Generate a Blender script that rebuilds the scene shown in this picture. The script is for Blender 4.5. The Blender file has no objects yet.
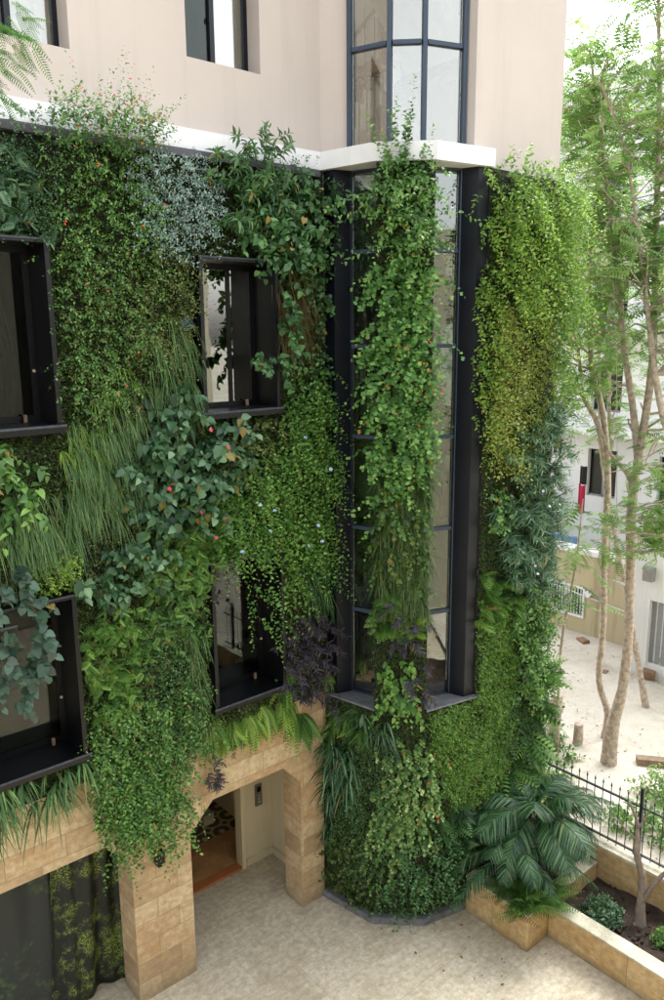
import bpy, bmesh, math, random
import numpy as np
from mathutils import Vector, Matrix
random.seed(7); RNG = np.random.default_rng(11)
S = bpy.context.scene
COL = S.collection
R = math.radians

# ------------------------------------------------------------------ camera
CAMF, PITCH, ROLL, YAW = 793.9, .20779, -.00742, .70756     # focal length in px of a 664x1000 frame
_A = np.array([math.cos(YAW), math.sin(YAW), 0]); _B = np.array([-math.sin(YAW), math.cos(YAW), 0])
_M = np.array([_A, _B, [0, 0, 1]])
_fw = np.array([0, math.cos(PITCH), -math.sin(PITCH)]); _up = np.array([0, math.sin(PITCH), math.cos(PITCH)]); _rt = np.array([1., 0, 0])
_r = math.cos(ROLL)*_rt + math.sin(ROLL)*_up; _u = -math.sin(ROLL)*_rt + math.cos(ROLL)*_up
CR, CU, CF = _M@_r, _M@_u, _M@_fw
EYE = np.array([0, 0, 7.5])
cam = bpy.data.objects.new('camera', bpy.data.cameras.new('camera')); COL.objects.link(cam)
m = Matrix.Identity(4)
for i in range(3):
    m[i][0], m[i][1], m[i][2], m[i][3] = CR[i], CU[i], -CF[i], EYE[i]
cam.matrix_world = m
cam.data.sensor_fit = 'VERTICAL'; cam.data.sensor_height = 24; cam.data.lens = CAMF/1000*24
cam.data.clip_start = .05; cam.data.clip_end = 2000
S.camera = cam
def ray(x, y): return CF + (x-332)/CAMF*CR - (y-500)/CAMF*CU

# ------------------------------------------------------------------ light
SUN_EL, SUN_AZ = 52, 20          # azimuth measured from +X towards +Y
W = bpy.data.worlds.new('World'); S.world = W; W.use_nodes = True
wn = W.node_tree.nodes; wl = W.node_tree.links
sky = wn.new('ShaderNodeTexSky'); sky.sky_type = 'NISHITA'; sky.sun_disc = False
sky.sun_elevation = R(SUN_EL); sky.sun_rotation = R(90-SUN_AZ); sky.dust_density = 4; sky.air_density = 1.0; sky.ozone_density = .6
hsv = wn.new('ShaderNodeHueSaturation'); hsv.inputs['Saturation'].default_value = .27
wl.new(sky.outputs[0], hsv.inputs['Color']); wl.new(hsv.outputs[0], wn['Background'].inputs[0])
wn['Background'].inputs[1].default_value = .15
sun = bpy.data.objects.new('sun', bpy.data.lights.new('sun', 'SUN')); COL.objects.link(sun)
sun.data.energy = 1.5; sun.data.angle = R(40); sun.data.color = (1, .985, .96)
sd = Vector((math.cos(R(SUN_EL))*math.cos(R(SUN_AZ)), math.cos(R(SUN_EL))*math.sin(R(SUN_AZ)), math.sin(R(SUN_EL))))
sun.rotation_euler = sd.to_track_quat('Z', 'Y').to_euler()
sun.location = (20, 8, 30)
S.view_settings.view_transform = 'Standard'; S.view_settings.look = 'None'; S.view_settings.gamma = 1
S.view_settings.use_curve_mapping = False
S.view_settings.exposure = 2.38
S.render.engine = 'CYCLES'
cy = S.cycles
cy.max_bounces = 7; cy.diffuse_bounces = 4; cy.glossy_bounces = 4; cy.transmission_bounces = 4; cy.transparent_max_bounces = 12
cy.use_denoising = True
cy.caustics_reflective = False; cy.caustics_refractive = False

# ------------------------------------------------------------------ object helpers
ORG = {}
def link(o): COL.objects.link(o); return o
def tag(o, label=None, cat=None, group=None, kind=None):
    if label: o['label'] = label
    if cat: o['category'] = cat
    if group: o['group'] = group
    if kind: o['kind'] = kind
    return o
def thing(name, label, cat, loc=(0, 0, 0), group=None):
    o = link(bpy.data.objects.new(name, None)); o.empty_display_size = .1
    o.location = loc; ORG[o] = Vector(loc)
    return tag(o, label, cat, group)
def place(o, parent, org):
    if parent is not None:
        o.parent = parent; o.location = Vector(org) - ORG[parent]
    else: o.location = org
    ORG[o] = Vector(org)
    return o
class MB:
    def __init__(s): s.bm = bmesh.new()
    def box(s, x0, x1, y0, y1, z0, z1, bev=0):
        v = [s.bm.verts.new((x, y, z)) for z in (z0, z1) for x, y in ((x0, y0), (x1, y0), (x1, y1), (x0, y1))]
        fs = [s.bm.faces.new([v[i] for i in f]) for f in ((3, 2, 1, 0), (4, 5, 6, 7), (0, 1, 5, 4), (1, 2, 6, 5), (2, 3, 7, 6), (3, 0, 4, 7))]
        if bev:
            es = list({e for f in fs for e in f.edges})
            bmesh.ops.bevel(s.bm, geom=es, offset=bev, segments=2, affect='EDGES', profile=.7)
        return s
    def prism(s, poly, z0, z1, bev=0):
        a = sum(poly[i][0]*poly[(i+1) % len(poly)][1]-poly[(i+1) % len(poly)][0]*poly[i][1] for i in range(len(poly)))
        if a < 0: poly = poly[::-1]
        lo = [s.bm.verts.new((x, y, z0)) for x, y in poly]; hi = [s.bm.verts.new((x, y, z1)) for x, y in poly]
        fs = [s.bm.faces.new(lo[::-1]), s.bm.faces.new(hi)]; n = len(poly)
        for i in range(n): fs.append(s.bm.faces.new((lo[i], lo[(i+1) % n], hi[(i+1) % n], hi[i])))
        if bev:
            bmesh.ops.bevel(s.bm, geom=list({e for f in fs for e in f.edges}), offset=bev, segments=2, affect='EDGES')
        return s
    def slab(s, a, b, z0, z1, t, side=1, bev=0):
        """vertical panel from plan point a to b, thickness t to the given side"""
        a = Vector(a); b = Vector(b); d = (b-a).normalized(); n = Vector((-d.y, d.x))*side*t
        return s.prism([tuple(a), tuple(b), tuple(b+n), tuple(a+n)], z0, z1, bev)
    def hull(s, pts, faces):
        v = [s.bm.verts.new(p) for p in pts]
        for f in faces: s.bm.faces.new([v[i] for i in f])
        return s
    def bar(s, a, b, w, h=None):
        """square bar between two points"""
        a = Vector(a); b = Vector(b); h = h or w; d = (b-a).normalized()
        x = d.cross(Vector((0, 0, 1)));
        if x.length < .01: x = Vector((1, 0, 0))
        x.normalize(); y = x.cross(d)
        lo = [a+x*w/2*i+y*h/2*j for i, j in ((-1, -1), (1, -1), (1, 1), (-1, 1))]; hi = [p+(b-a) for p in lo]
        return s.hull(lo+hi, [(3, 2, 1, 0), (4, 5, 6, 7), (0, 1, 5, 4), (1, 2, 6, 5), (2, 3, 7, 6), (3, 0, 4, 7)])
    def tube(s, pts, rad, n=10, cap=True, lump=0):
        pts = [Vector(p) for p in pts]; rings = []
        ref = Vector((0, 0, 1))
        for i, p in enumerate(pts):
            d = (pts[min(i+1, len(pts)-1)]-pts[max(i-1, 0)]).normalized()
            x = d.cross(ref)
            if x.length < .05: x = d.cross(Vector((0, 1, 0)))
            if i and x.dot(px) < 0: x = -x
            x = (x.normalized() + (px*1.5 if i else Vector())).normalized(); x = (x - d*x.dot(d)).normalized(); px = x; y = d.cross(x)
            r = rad[i] if hasattr(rad, '__len__') else rad
            rings.append([s.bm.verts.new(p+(x*math.cos(t)+y*math.sin(t))*r*(1+lump*random.uniform(-1, 1))) for t in [2*math.pi*k/n for k in range(n)]])
        for a, b in zip(rings, rings[1:]):
            for k in range(n): s.bm.faces.new((a[k], a[(k+1) % n], b[(k+1) % n], b[k])).smooth = True
        if cap: s.bm.faces.new(rings[0][::-1]); s.bm.faces.new(rings[-1])
        return s
    def grid(s, f, nu, nv, smooth=True):
        g = [[s.bm.verts.new(f(i/nu, j/nv)) for j in range(nv+1)] for i in range(nu+1)]
        for i in range(nu):
            for j in range(nv):
                s.bm.faces.new((g[i][j], g[i+1][j], g[i+1][j+1], g[i][j+1])).smooth = smooth
        return s
    def build(s, name, mat, parent=None, org=None):
        vs = s.bm.verts
        if org is None:
            org = ORG[parent] if parent is not None and False else None
            xs = [v.co for v in vs]
            lo = Vector((min(p.x for p in xs), min(p.y for p in xs), min(p.z for p in xs))); hi = Vector((max(p.x for p in xs), max(p.y for p in xs), max(p.z for p in xs)))
            org = Vector(((lo.x+hi.x)/2, (lo.y+hi.y)/2, lo.z))
        org = Vector(org)
        for v in vs: v.co -= org
        bmesh.ops.recalc_face_normals(s.bm, faces=s.bm.faces)
        me = bpy.data.meshes.new(name); s.bm.to_mesh(me); s.bm.free(); me.materials.append(mat)
        return place(link(bpy.data.objects.new(name, me)), parent, org)
def smoothpath(pts, n=4):
    """Catmull-Rom through (x,y,z,r) points"""
    P = [np.array(p, float) for p in pts]; out = []
    for i in range(len(P)-1):
        a, b, c, d = P[max(i-1, 0)], P[i], P[i+1], P[min(i+2, len(P)-1)]
        for k in range(n):
            t = k/n; out.append(.5*((2*b)+(-a+c)*t+(2*a-5*b+4*c-d)*t*t+(-a+3*b-3*c+d)*t**3))
    out.append(P[-1]); return out

# ------------------------------------------------------------------ materials
def lin(h):
    h = h.lstrip('#'); c = [int(h[i:i+2], 16)/255 for i in (0, 2, 4)]
    return tuple([(x/12.92 if x <= .04045 else ((x+.055)/1.055)**2.4) for x in c]+[1])
class NT:
    def __init__(s, name):
        s.m = bpy.data.materials.new(name); s.m.use_nodes = True; s.t = s.m.node_tree; s.n = s.t.nodes; s.b = s.n['Principled BSDF']; s.out = s.n['Material Output']
        s.pos = s.n.new('ShaderNodeNewGeometry').outputs['Position']
    def new(s, k, **kw):
        n = s.n.new(k)
        for a, v in kw.items(): setattr(n, a, v)
        return n
    def l(s, a, b): s.t.links.new(a, b); return s
    def set(s, **kw):
        for k, v in kw.items(): s.b.inputs[k.replace('_', ' ')].default_value = v
        return s
    def noise(s, scale, detail=4, rough=.6, vec=None, stretch=None):
        n = s.new('ShaderNodeTexNoise'); n.inputs['Scale'].default_value = scale; n.inputs['Detail'].default_value = detail; n.inputs['Roughness'].default_value = rough
        v = vec or s.pos
        if stretch:
            mp = s.new('ShaderNodeMapping'); mp.inputs['Scale'].default_value = stretch; s.l(v, mp.inputs[0]); v = mp.outputs[0]
        s.l(v, n.inputs['Vector']); return n.outputs['Fac']
    def ramp(s, fac, stops):
        r = s.new('ShaderNodeValToRGB'); e = r.color_ramp.elements; G = getattr(s, 'gain', (1, 1, 1))
        while len(e) < len(stops): e.new(.5)
        for k, (p, c) in enumerate(stops): e[k].position = p; e[k].color = tuple(a*b for a, b in zip(lin(c)[:3], G))+(1,) if isinstance(c, str) else (c, c, c, 1)
        s.l(fac, r.inputs[0]); return r.outputs[0]
    def mix(s, fac, a, b, mode='MIX'):
        n = s.new('ShaderNodeMix', data_type='RGBA', blend_type=mode)
        for i, v in ((0, fac), (6, a), (7, b)):
            if isinstance(v, (int, float)) and i == 0: n.inputs[0].default_value = v
            elif isinstance(v, str): n.inputs[i].default_value = lin(v)
            elif isinstance(v, tuple): n.inputs[i].default_value = v
            else: s.l(v, n.inputs[i])
        return n.outputs[2]
    def bump(s, h, strength=.3, dist=.02):
        b = s.new('ShaderNodeBump'); b.inputs['Strength'].default_value = strength; b.inputs['Distance'].default_value = dist
        s.l(h, b.inputs['Height']); s.l(b.outputs[0], s.b.inputs['Normal']); return s
    def col(s, c): s.l(c, s.b.inputs['Base Color']); return s
def simple(name, c, rough=.6, var=.15, scale=6, bump=.1, metal=0, spec=.5):
    t = NT(name); a = t.noise(scale, 6); b = t.noise(scale*7, 3)
    k = t.mix(.3, a, b)
    dark = tuple(v*(1-var*1.6) for v in lin(c)[:3])+(1,); lite = tuple(min(1, v*(1+var)) for v in lin(c)[:3])+(1,)
    f = t.ramp(k, [(.3, 0.), (.7, 1.)])
    t.col(t.mix(f, dark, lite)); t.set(Roughness=rough, Metallic=metal); t.b.inputs['Specular IOR Level'].default_value = spec
    if bump: t.bump(b, bump, .01)
    return t.m
def plaster(name, c, stain='#8d7a6c', amt=.25):
    t = NT(name)
    big = t.noise(.5, 5); fine = t.noise(60, 3); streak = t.noise(1.6, 5, .65, stretch=(2.5, 2.5, .22))
    c1 = t.mix(t.ramp(big, [(.35, 0.), (.7, 1.)]), c, tuple(v*.9 for v in lin(c)[:3])+(1,))
    sf = t.new('ShaderNodeMath', operation='MULTIPLY'); t.l(t.ramp(streak, [(.52, 0.), (.78, 1.)]), sf.inputs[0]); sf.inputs[1].default_value = amt
    t.col(t.mix(sf.outputs[0], c1, stain)); t.set(Roughness=.9); t.bump(t.mix(.3, fine, t.noise(9, 4)), .25, .01)
    return t.m
def stonework(name, bw, bh, tones, mortar='#6f5a40', horiz=False, msize=.006, contrast=.8, tint=None, foot_dark=None):
    t = NT(name)
    sep = t.new('ShaderNodeSeparateXYZ'); t.l(t.pos, sep.inputs[0]); cb = t.new('ShaderNodeCombineXYZ')
    if horiz: t.l(sep.outputs[0], cb.inputs[0]); t.l(sep.outputs[1], cb.inputs[1])
    else:
        ad = t.new('ShaderNodeMath', operation='ADD'); t.l(sep.outputs[0], ad.inputs[0]); t.l(sep.outputs[1], ad.inputs[1]); t.l(ad.outputs[0], cb.inputs[0]); t.l(sep.outputs[2], cb.inputs[1])
    br = t.new('ShaderNodeTexBrick'); t.l(cb.outputs[0], br.inputs['Vector']); br.inputs['Scale'].default_value = 1
    br.inputs['Brick Width'].default_value = bw; br.inputs['Row Height'].default_value = bh; br.inputs['Mortar Size'].default_value = msize; br.inputs['Mortar Smooth'].default_value = .15
    br.inputs['Color1'].default_value = (0, 0, 0, 1); br.inputs['Color2'].default_value = (1, 1, 1, 1); br.inputs['Mortar'].default_value = (.5, .5, .5, 1); br.inputs['Bias'].default_value = 0
    br.offset = .43; br.squash = 1
    perb = br.outputs['Color']
    n1 = t.noise(2.2, 8, .65); n2 = t.noise(14, 6, .7); n3 = t.noise(5, 6, .7, stretch=(1, 1, 3.2) if not horiz else (1, 2.5, 1))
    k = t.mix(contrast*.45, t.mix(.5, n1, n3), perb)
    base = t.ramp(k, [(.3, tones[0]), (.44, tones[1]), (.56, tones[2]), (.7, tones[3])])
    v = t.mix(t.ramp(n2, [(.38, 0.), (.68, .75)]), base, tones[4])
    if foot_dark is not None:
        z = t.new('ShaderNodeMapRange'); t.l(sep.outputs[2], z.inputs[0]); z.inputs[1].default_value = foot_dark; z.inputs[2].default_value = 0; 
        zz = t.new('ShaderNodeMath', operation='MULTIPLY'); t.l(z.outputs[0], zz.inputs[0]); t.l(n1, zz.inputs[1])
        v = t.mix(zz.outputs[0], v, '#5a5140')  # blends to dark brown towards the bottom, broken up by noise
    t.col(t.mix(br.outputs['Fac'], v, mortar)); t.set(Roughness=.68)
    h = t.mix(.5, n2, t.new('ShaderNodeInvert').outputs[0]); inv = t.new('ShaderNodeMath', operation='SUBTRACT'); inv.inputs[0].default_value = 1; t.l(br.outputs['Fac'], inv.inputs[1])
    t.bump(t.mix(.4, inv.outputs[0], n2), .55, .02)
    return t.m
def glass(name, tint='#c8d4d6', refl=.1, rough=.02, warm=.92):
    t = NT(name); t.n.remove(t.b)
    tr = t.new('ShaderNodeBsdfTransparent'); tr.inputs[0].default_value = lin(tint)
    gl = t.new('ShaderNodeBsdfGlossy'); gl.inputs['Roughness'].default_value = rough; gl.inputs[0].default_value = (.97, .95, warm, 1)
    fr = t.new('ShaderNodeFresnel'); fr.inputs[0].default_value = 1.5
    ad = t.new('ShaderNodeMath', operation='ADD', use_clamp=True); t.l(fr.outputs[0], ad.inputs[0]); ad.inputs[1].default_value = refl
    bp = t.new('ShaderNodeBump'); bp.inputs['Strength'].default_value = .06; bp.inputs['Distance'].default_value = .02
    t.l(t.noise(1.3, 2), bp.inputs['Height']); t.l(bp.outputs[0], gl.inputs['Normal'])
    mx = t.new('ShaderNodeMixShader'); t.l(ad.outputs[0], mx.inputs[0]); t.l(tr.outputs[0], mx.inputs[1]); t.l(gl.outputs[0], mx.inputs[2]); t.l(mx.outputs[0], t.out.inputs[0])
    return t.m
def leafmat(name, cols, rough=.42, trans=.28, spec=.4):
    t = NT(name); t.gain = (1.0, 1.0, 1.0) if name in ('leaf_garden', 'leaf_silver', 'leaf_purple', 'leaf_palm', 'leaf_dusk', 'leaf_bough') else (1.24, 1.24, 1.04); at = t.new('ShaderNodeAttribute', attribute_name='rnd')
    n = len(cols); c = t.ramp(at.outputs['Fac'], [(i/(n-1)*.97, k) for i, k in enumerate(cols)]+[(.995, '#7d6c3a')])
    t.col(c); t.set(Roughness=rough); t.b.inputs['Specular IOR Level'].default_value = spec
    tb = t.new('ShaderNodeBsdfTranslucent')
    tc = t.mix(.3, c, '#7fa548'); t.l(tc, tb.inputs[0])
    mx = t.new('ShaderNodeMixShader'); mx.inputs[0].default_value = trans
    t.l(t.b.outputs[0], mx.inputs[1]); t.l(tb.outputs[0], mx.inputs[2]); t.l(mx.outputs[0], t.out.inputs[0])
    return t.m

M = {}
M['pink'] = plaster('pink_plaster', '#c0b4aa', '#998d84', .26)
M['white'] = plaster('white_plaster', '#e2e2e0', '#a3a19a', .35)
M['cream'] = plaster('cream_plaster', '#cbbf9f', '#877a5c', .4)
M['roomwall'] = plaster('room_plaster', '#d4d7d4', '#b5b0a4', .1)
M['hall'] = plaster('hall_plaster', '#cfc3a4', '#93845f', .2)
M['coping'] = simple('grey_coping', '#48464c', .6, .3, 3)
M['felt'] = simple('dark_felt', '#1c1d14', .95, .4, 4, .5)
M['stone'] = stonework('tan_stone', .62, .25, ['#937a5c', '#b89f7a', '#c9b591', '#ad8a60', '#94795a'], mortar='#8a7759', msize=.004, contrast=.75, foot_dark=.35)
M['paving'] = stonework('courtyard_stone', .9, .6, ['#958a74', '#b5a88e', '#c9bfa9', '#b9a074', '#8c8474'], mortar='#958769', horiz=True, msize=.0025, contrast=.16)
M['planter'] = stonework('ochre_planter_stone', 1.2, 1.4, ['#94703c', '#b59460', '#c4a97c', '#a07c48', '#8c7450'], msize=.003, contrast=.15, foot_dark=.12)
M['cope'] = simple('pale_cope_stone', '#b9b39c', .7, .3, 5, .3)
M['navy'] = simple('dark_navy_metal', '#0a0e17', .4, .2, 3, .02, 0, .35)
M['black'] = simple('black_frame', '#07080b', .4, .3, 6, .1, 0, .35)
M['slate'] = simple('blue_grey_frame', '#2c3a4c', .45, .15, 4, .02)
M['bluefr'] = simple('weathered_frame_edge', '#3a3e47', .6, .4, 25, .3)
M['ledge'] = simple('lead_ledge', '#6c6d70', .6, .35, 9, .3)
M['glassd'] = glass('window_glass', '#a8b3b0', -.01); M['glassm'] = glass('mirror_window_glass', '#8d9896', .26)
M['glassb'] = glass('stair_glass', '#c3cec9', .12)
M['glassu'] = glass('upper_stair_glass', '#f0f2f0', .15, .03, .88)
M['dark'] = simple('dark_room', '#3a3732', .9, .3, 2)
M['wood'] = simple('stair_wood', '#a5763f', .5, .3, 4)
M['stair_white'] = simple('stair_white', '#e6e3d8', .7, .1, 4)
M['iron'] = simple('black_iron', '#15161a', .5, .3, 10)
M['soil'] = simple('dark_soil', '#382a20', .95, .6, 12, 1.0)
M['gravel'] = None
M['bark'] = simple('tan_bark', '#bcac9a', .85, .45, 14, 1.0)
M['barkgrey'] = simple('grey_bark', '#7c6f62', .9, .35, 12, .6)
M['curtain'] = simple('grey_curtain', '#6f7470', .9, .2, 3)
M['plastic'] = simple('dusty_plastic_sheet', '#7f8982', .3, .5, 3, .3)
M['brownfloor'] = simple('brown_floor', '#b5895a', .5, .3, 3)
M['red'] = simple('red_cloth', '#b22245', .8, .2, 6)
M['bluec'] = simple('blue_cloth', '#6f93c4', .8, .3, 6)
M['terracotta'] = simple('terracotta', '#a4603a', .8, .2, 8)
M['brick'] = simple('broken_brick', '#8a6c54', .9, .3, 10, .5)
M['timber'] = simple('weathered_timber', '#86715a', .85, .4, 10, .4)
M['steel'] = simple('brushed_steel', '#8c8c88', .35, .1, 20, 0, .8)
M['shutter'] = simple('grey_shutter', '#8b8d8c', .6, .1, 10)

def gravel():
    t = NT('sandy_gravel'); a = t.noise(.7, 6); b = t.noise(40, 5, .8); c = t.noise(7, 6, .7)
    base = t.ramp(t.mix(.5, a, c), [(.3, '#a79d8d'), (.5, '#c4bcae'), (.7, '#d2ccc0')])
    t.col(t.mix(t.ramp(b, [(.5, 0.), (.72, .6)]), base, '#857763')); t.set(Roughness=.95); t.bump(b, .6, .02)
    return t.m
M['gravel'] = gravel()
def carpet():
    t = NT('patterned_carpet')
    w = t.new('ShaderNodeTexVoronoi', feature='F1', distance='EUCLIDEAN'); w.inputs['Scale'].default_value = 3.3; w.inputs['Randomness'].default_value = 0; t.l(t.pos, w.inputs['Vector'])
    mp = t.new('ShaderNodeMath', operation='MULTIPLY'); t.l(w.outputs['Distance'], mp.inputs[0]); mp.inputs[1].default_value = 15
    sn = t.new('ShaderNodeMath', operation='SINE'); t.l(mp.outputs[0], sn.inputs[0])
    f = t.mix(.25, sn.outputs[0], t.noise(30, 3))
    t.col(t.ramp(f, [(.1, '#5a4c3a'), (.42, '#6e6048'), (.55, '#a89a76'), (.9, '#b5a882')])); t.set(Roughness=.9)
    return t.m
M['carpet'] = carpet()
def printed(name, c0, c1, c2, scale, amt):
    t = NT(name)
    v = t.new('ShaderNodeTexVoronoi'); v.inputs['Scale'].default_value = scale; t.l(t.pos, v.inputs['Vector'])
    big = t.noise(1.7, 5, .7); mid = t.noise(6, 4)
    mask = t.ramp(t.mix(.45, big, mid), [(amt, 0.), (amt+.08, 1.)])
    leaf = t.ramp(v.outputs['Distance'], [(.3, 1.), (.7, 0.)])
    f = t.new('ShaderNodeMath', operation='MULTIPLY'); t.l(mask, f.inputs[0]); t.l(leaf, f.inputs[1])
    cc = t.mix(v.outputs['Color'], c1, c2)
    t.col(t.mix(f.outputs[0], c0, cc)); t.set(Roughness=.6)
    return t.m
M['print1'] = printed('foliage_print_vivid', '#10150f', '#24481a', '#98a848', 60, .49)
M['print2'] = printed('foliage_print_faded', '#2b2f2d', '#2e4629', '#4a5a3a', 16, .5)

# greens (linear albedo stays about .04 - .12)
L = dict(
 dark=['#1f351f', '#2e4b2d', '#42663e', '#65895a'],
 mid=['#2a4524', '#3e6031', '#577c40', '#7d9f58'],
 bright=['#32502a', '#466a33', '#5f8840', '#88ab5a'],
 lime=['#4a6a2a', '#678a36', '#86a648', '#a6be64'],
 sun=['#36541f', '#53742e', '#73923c', '#9aae52'],
 yellow=['#46602a', '#647c34', '#848f42', '#94844a'],
 silver=['#5f7a70', '#7d978c', '#9ab0a6', '#b3c4b9'],
 blue=['#1d3425', '#2d4a34', '#426349', '#739277'],
 olive=['#2f3c20', '#424f2a', '#5a6438', '#7a7a48'],
 moss=['#1c2612', '#2a3a1a', '#3b5024', '#526030'],
 purple=['#261f2a', '#372e3c', '#4b4052', '#36402f'],
 dusk=['#243a30', '#36503f', '#506a58', '#44383a'],
 grass=['#2c4626', '#3d5c34', '#527344', '#76905c'],
 thatch=['#24371c', '#344e26', '#486430', '#66703c'],
 varieg=['#2c4a28', '#446636', '#6a8a50', '#a8ba84'],
 fig=['#34521f', '#46682a', '#5c8036', '#7c9a4a'],
 palm=['#19321d', '#28492b', '#3c6340', '#68895a'],
 vine=['#294622', '#3b602e', '#557e40', '#84a560'],
 brown=['#3c2f1e', '#54442a', '#6c5a38', '#565a2e'],
 garden=['#4f7636', '#688e46', '#84a659', '#a6c07a'],
)
LM = {k: leafmat('leaf_'+k, v, trans=(.5 if k == 'garden' else .36 if k in ('lime', 'bright', 'sun') else .25), rough=(.32 if k in ('dark', 'blue', 'mid') else .5)) for k, v in L.items()}
M['flower'] = simple('orange_red_petal', '#d8452c', .6, .2, 20, 0)
M['pinkflower'] = simple('pink_red_bract', '#d0455a', .6, .2, 20, 0)
M['stem'] = simple('brown_stem', '#5a4a34', .8, .3, 20, 0)

# ------------------------------------------------------------------ leaf mesh engine
TPL = {
 'diamond': ([(0, 0, 0), (.5, .42, .1), (0, 1, -.12), (-.5, .42, .1)], [(0, 1, 2), (0, 2, 3)]),
 'leaf6': ([(0, 0, 0), (.42, .25, .12), (.36, .62, .06), (0, 1, -.22), (-.36, .62, .06), (-.42, .25, .12), (0, .45, 0)], [(0, 1, 2, 6), (6, 2, 3), (0, 6, 4, 5), (6, 3, 4)]),
 'heart': ([(0, .08, 0), (.3, -.08, .06), (.52, .2, .08), (.4, .6, 0), (0, 1.05, -.25), (-.4, .6, 0), (-.52, .2, .08), (-.3, -.08, .06), (0, .5, -.04)], [(0, 1, 2, 8), (8, 2, 3, 4), (0, 8, 6, 7), (8, 4, 5, 6)]),
 'ivy': ([(0, 0, 0), (.55, .12, .05), (.28, .4, 0), (.45, .75, -.05), (0, 1, -.15), (-.45, .75, -.05), (-.28, .4, 0), (-.55, .12, .05)], [(0, 1, 2), (0, 2, 3, 4), (0, 4, 5, 6), (0, 6, 7)]),
 'blade': ([(-.5, 0, 0), (.5, 0, 0), (-.45, .35, .03), (.45, .35, .03), (-.32, .7, -.06), (.32, .7, -.06), (0, 1, -.2)], [(0, 1, 3, 2), (2, 3, 5, 4), (4, 5, 6)]),
}
def frond_tpl(npair=9, w=.3, droop=.55, ang=.35, lw=.09, tip=.4):
    v, f = [], []
    def c(t): return (0, t, -droop*t*t)
    for k in range(npair):
        t = .06+.92*k/npair; l = w*(math.sin(math.pi*min(1, (t*.8+.22)))**.7)*(1 if t < .6 else 1-(t-.6)*(1-tip)/.4)
        y, z = c(t)[1:]
        for sx in (-1, 1):
            b = len(v)
            v += [(0, y, z), (sx*l*.5, y+l*ang*.5+lw*.5, z-.03), (sx*l, y+l*ang, z-.12*l/w), (sx*l*.5, y+l*ang*.5-lw*.5, z-.03)]
            f += [(b, b+1, b+2, b+3)]
    b = len(v); v += [(-.012, 0, 0), (.012, 0, 0), (.01, .5, -droop*.25), (-.01, .5, -droop*.25), (0, 1, -droop)]
    f += [(b, b+1, b+2, b+3), (b+3, b+2, b+4)]
    return v, f
TPL['fern'] = frond_tpl(14, .16, .75, .15, .055)
TPL['fernflat'] = frond_tpl(9, .3, .35, .3, .1)
TPL['pinnate'] = frond_tpl(7, .34, .3, .25, .12, .7)
TPL['mimosa'] = frond_tpl(14, .17, .25, .25, .035, .6)
def _norm(a): return a/np.maximum(np.linalg.norm(a, axis=-1, keepdims=True), 1e-9)
class LB:
    def __init__(s): s.v = []; s.loops = []; s.counts = []; s.rnd = []; s.nv = 0
    def add(s, tpl, pos, D, N, size, wid, rnd):
        n = len(pos)
        if n == 0: return
        tv, tf = TPL[tpl]; tv = np.array(tv)
        D = _norm(D); X = _norm(np.cross(D, N)); Z = np.cross(X, D)
        size = np.broadcast_to(size, (n,)); wid = np.broadcast_to(wid, (n,))
        V = pos[:, None, :] + (tv[None, :, 0:1]*(size*wid)[:, None, None])*X[:, None, :] + (tv[None, :, 1:2]*size[:, None, None])*D[:, None, :] + (tv[None, :, 2:3]*size[:, None, None])*Z[:, None, :]
        s.v.append(V.reshape(-1, 3)); k = len(tv)
        base = (s.nv+np.arange(n)*k)[:, None]
        lp = np.concatenate([np.array(f) for f in tf]); s.loops.append((base+lp[None]).reshape(-1))
        s.counts.append(np.tile([len(f) for f in tf], n)); s.rnd.append(np.repeat(np.clip(rnd, 0, 1), len(tf))); s.nv += n*k
    def build(s, name, mat, parent=None, org=None):
        V = np.concatenate(s.v); lo, hi = V.min(0), V.max(0)
        if org is None: org = ((lo[0]+hi[0])/2, (lo[1]+hi[1])/2, lo[2])
        V = V-np.array(org); lp = np.concatenate(s.loops); ct = np.concatenate(s.counts)
        me = bpy.data.meshes.new(name); me.vertices.add(len(V)); me.vertices.foreach_set('co', V.astype(np.float32).ravel())
        me.loops.add(len(lp)); me.loops.foreach_set('vertex_index', lp.astype(np.int32))
        me.polygons.add(len(ct)); st = np.concatenate([[0], np.cumsum(ct)[:-1]]); me.polygons.foreach_set('loop_start', st.astype(np.int32))
        me.update(calc_edges=True); at = me.attributes.new('rnd', 'FLOAT', 'FACE'); at.data.foreach_set('value', np.concatenate(s.rnd).astype(np.float32))
        me.materials.append(mat)
        return place(link(bpy.data.objects.new(name, me)), parent, org)
UP = np.array([0, 0, 1.])
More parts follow.
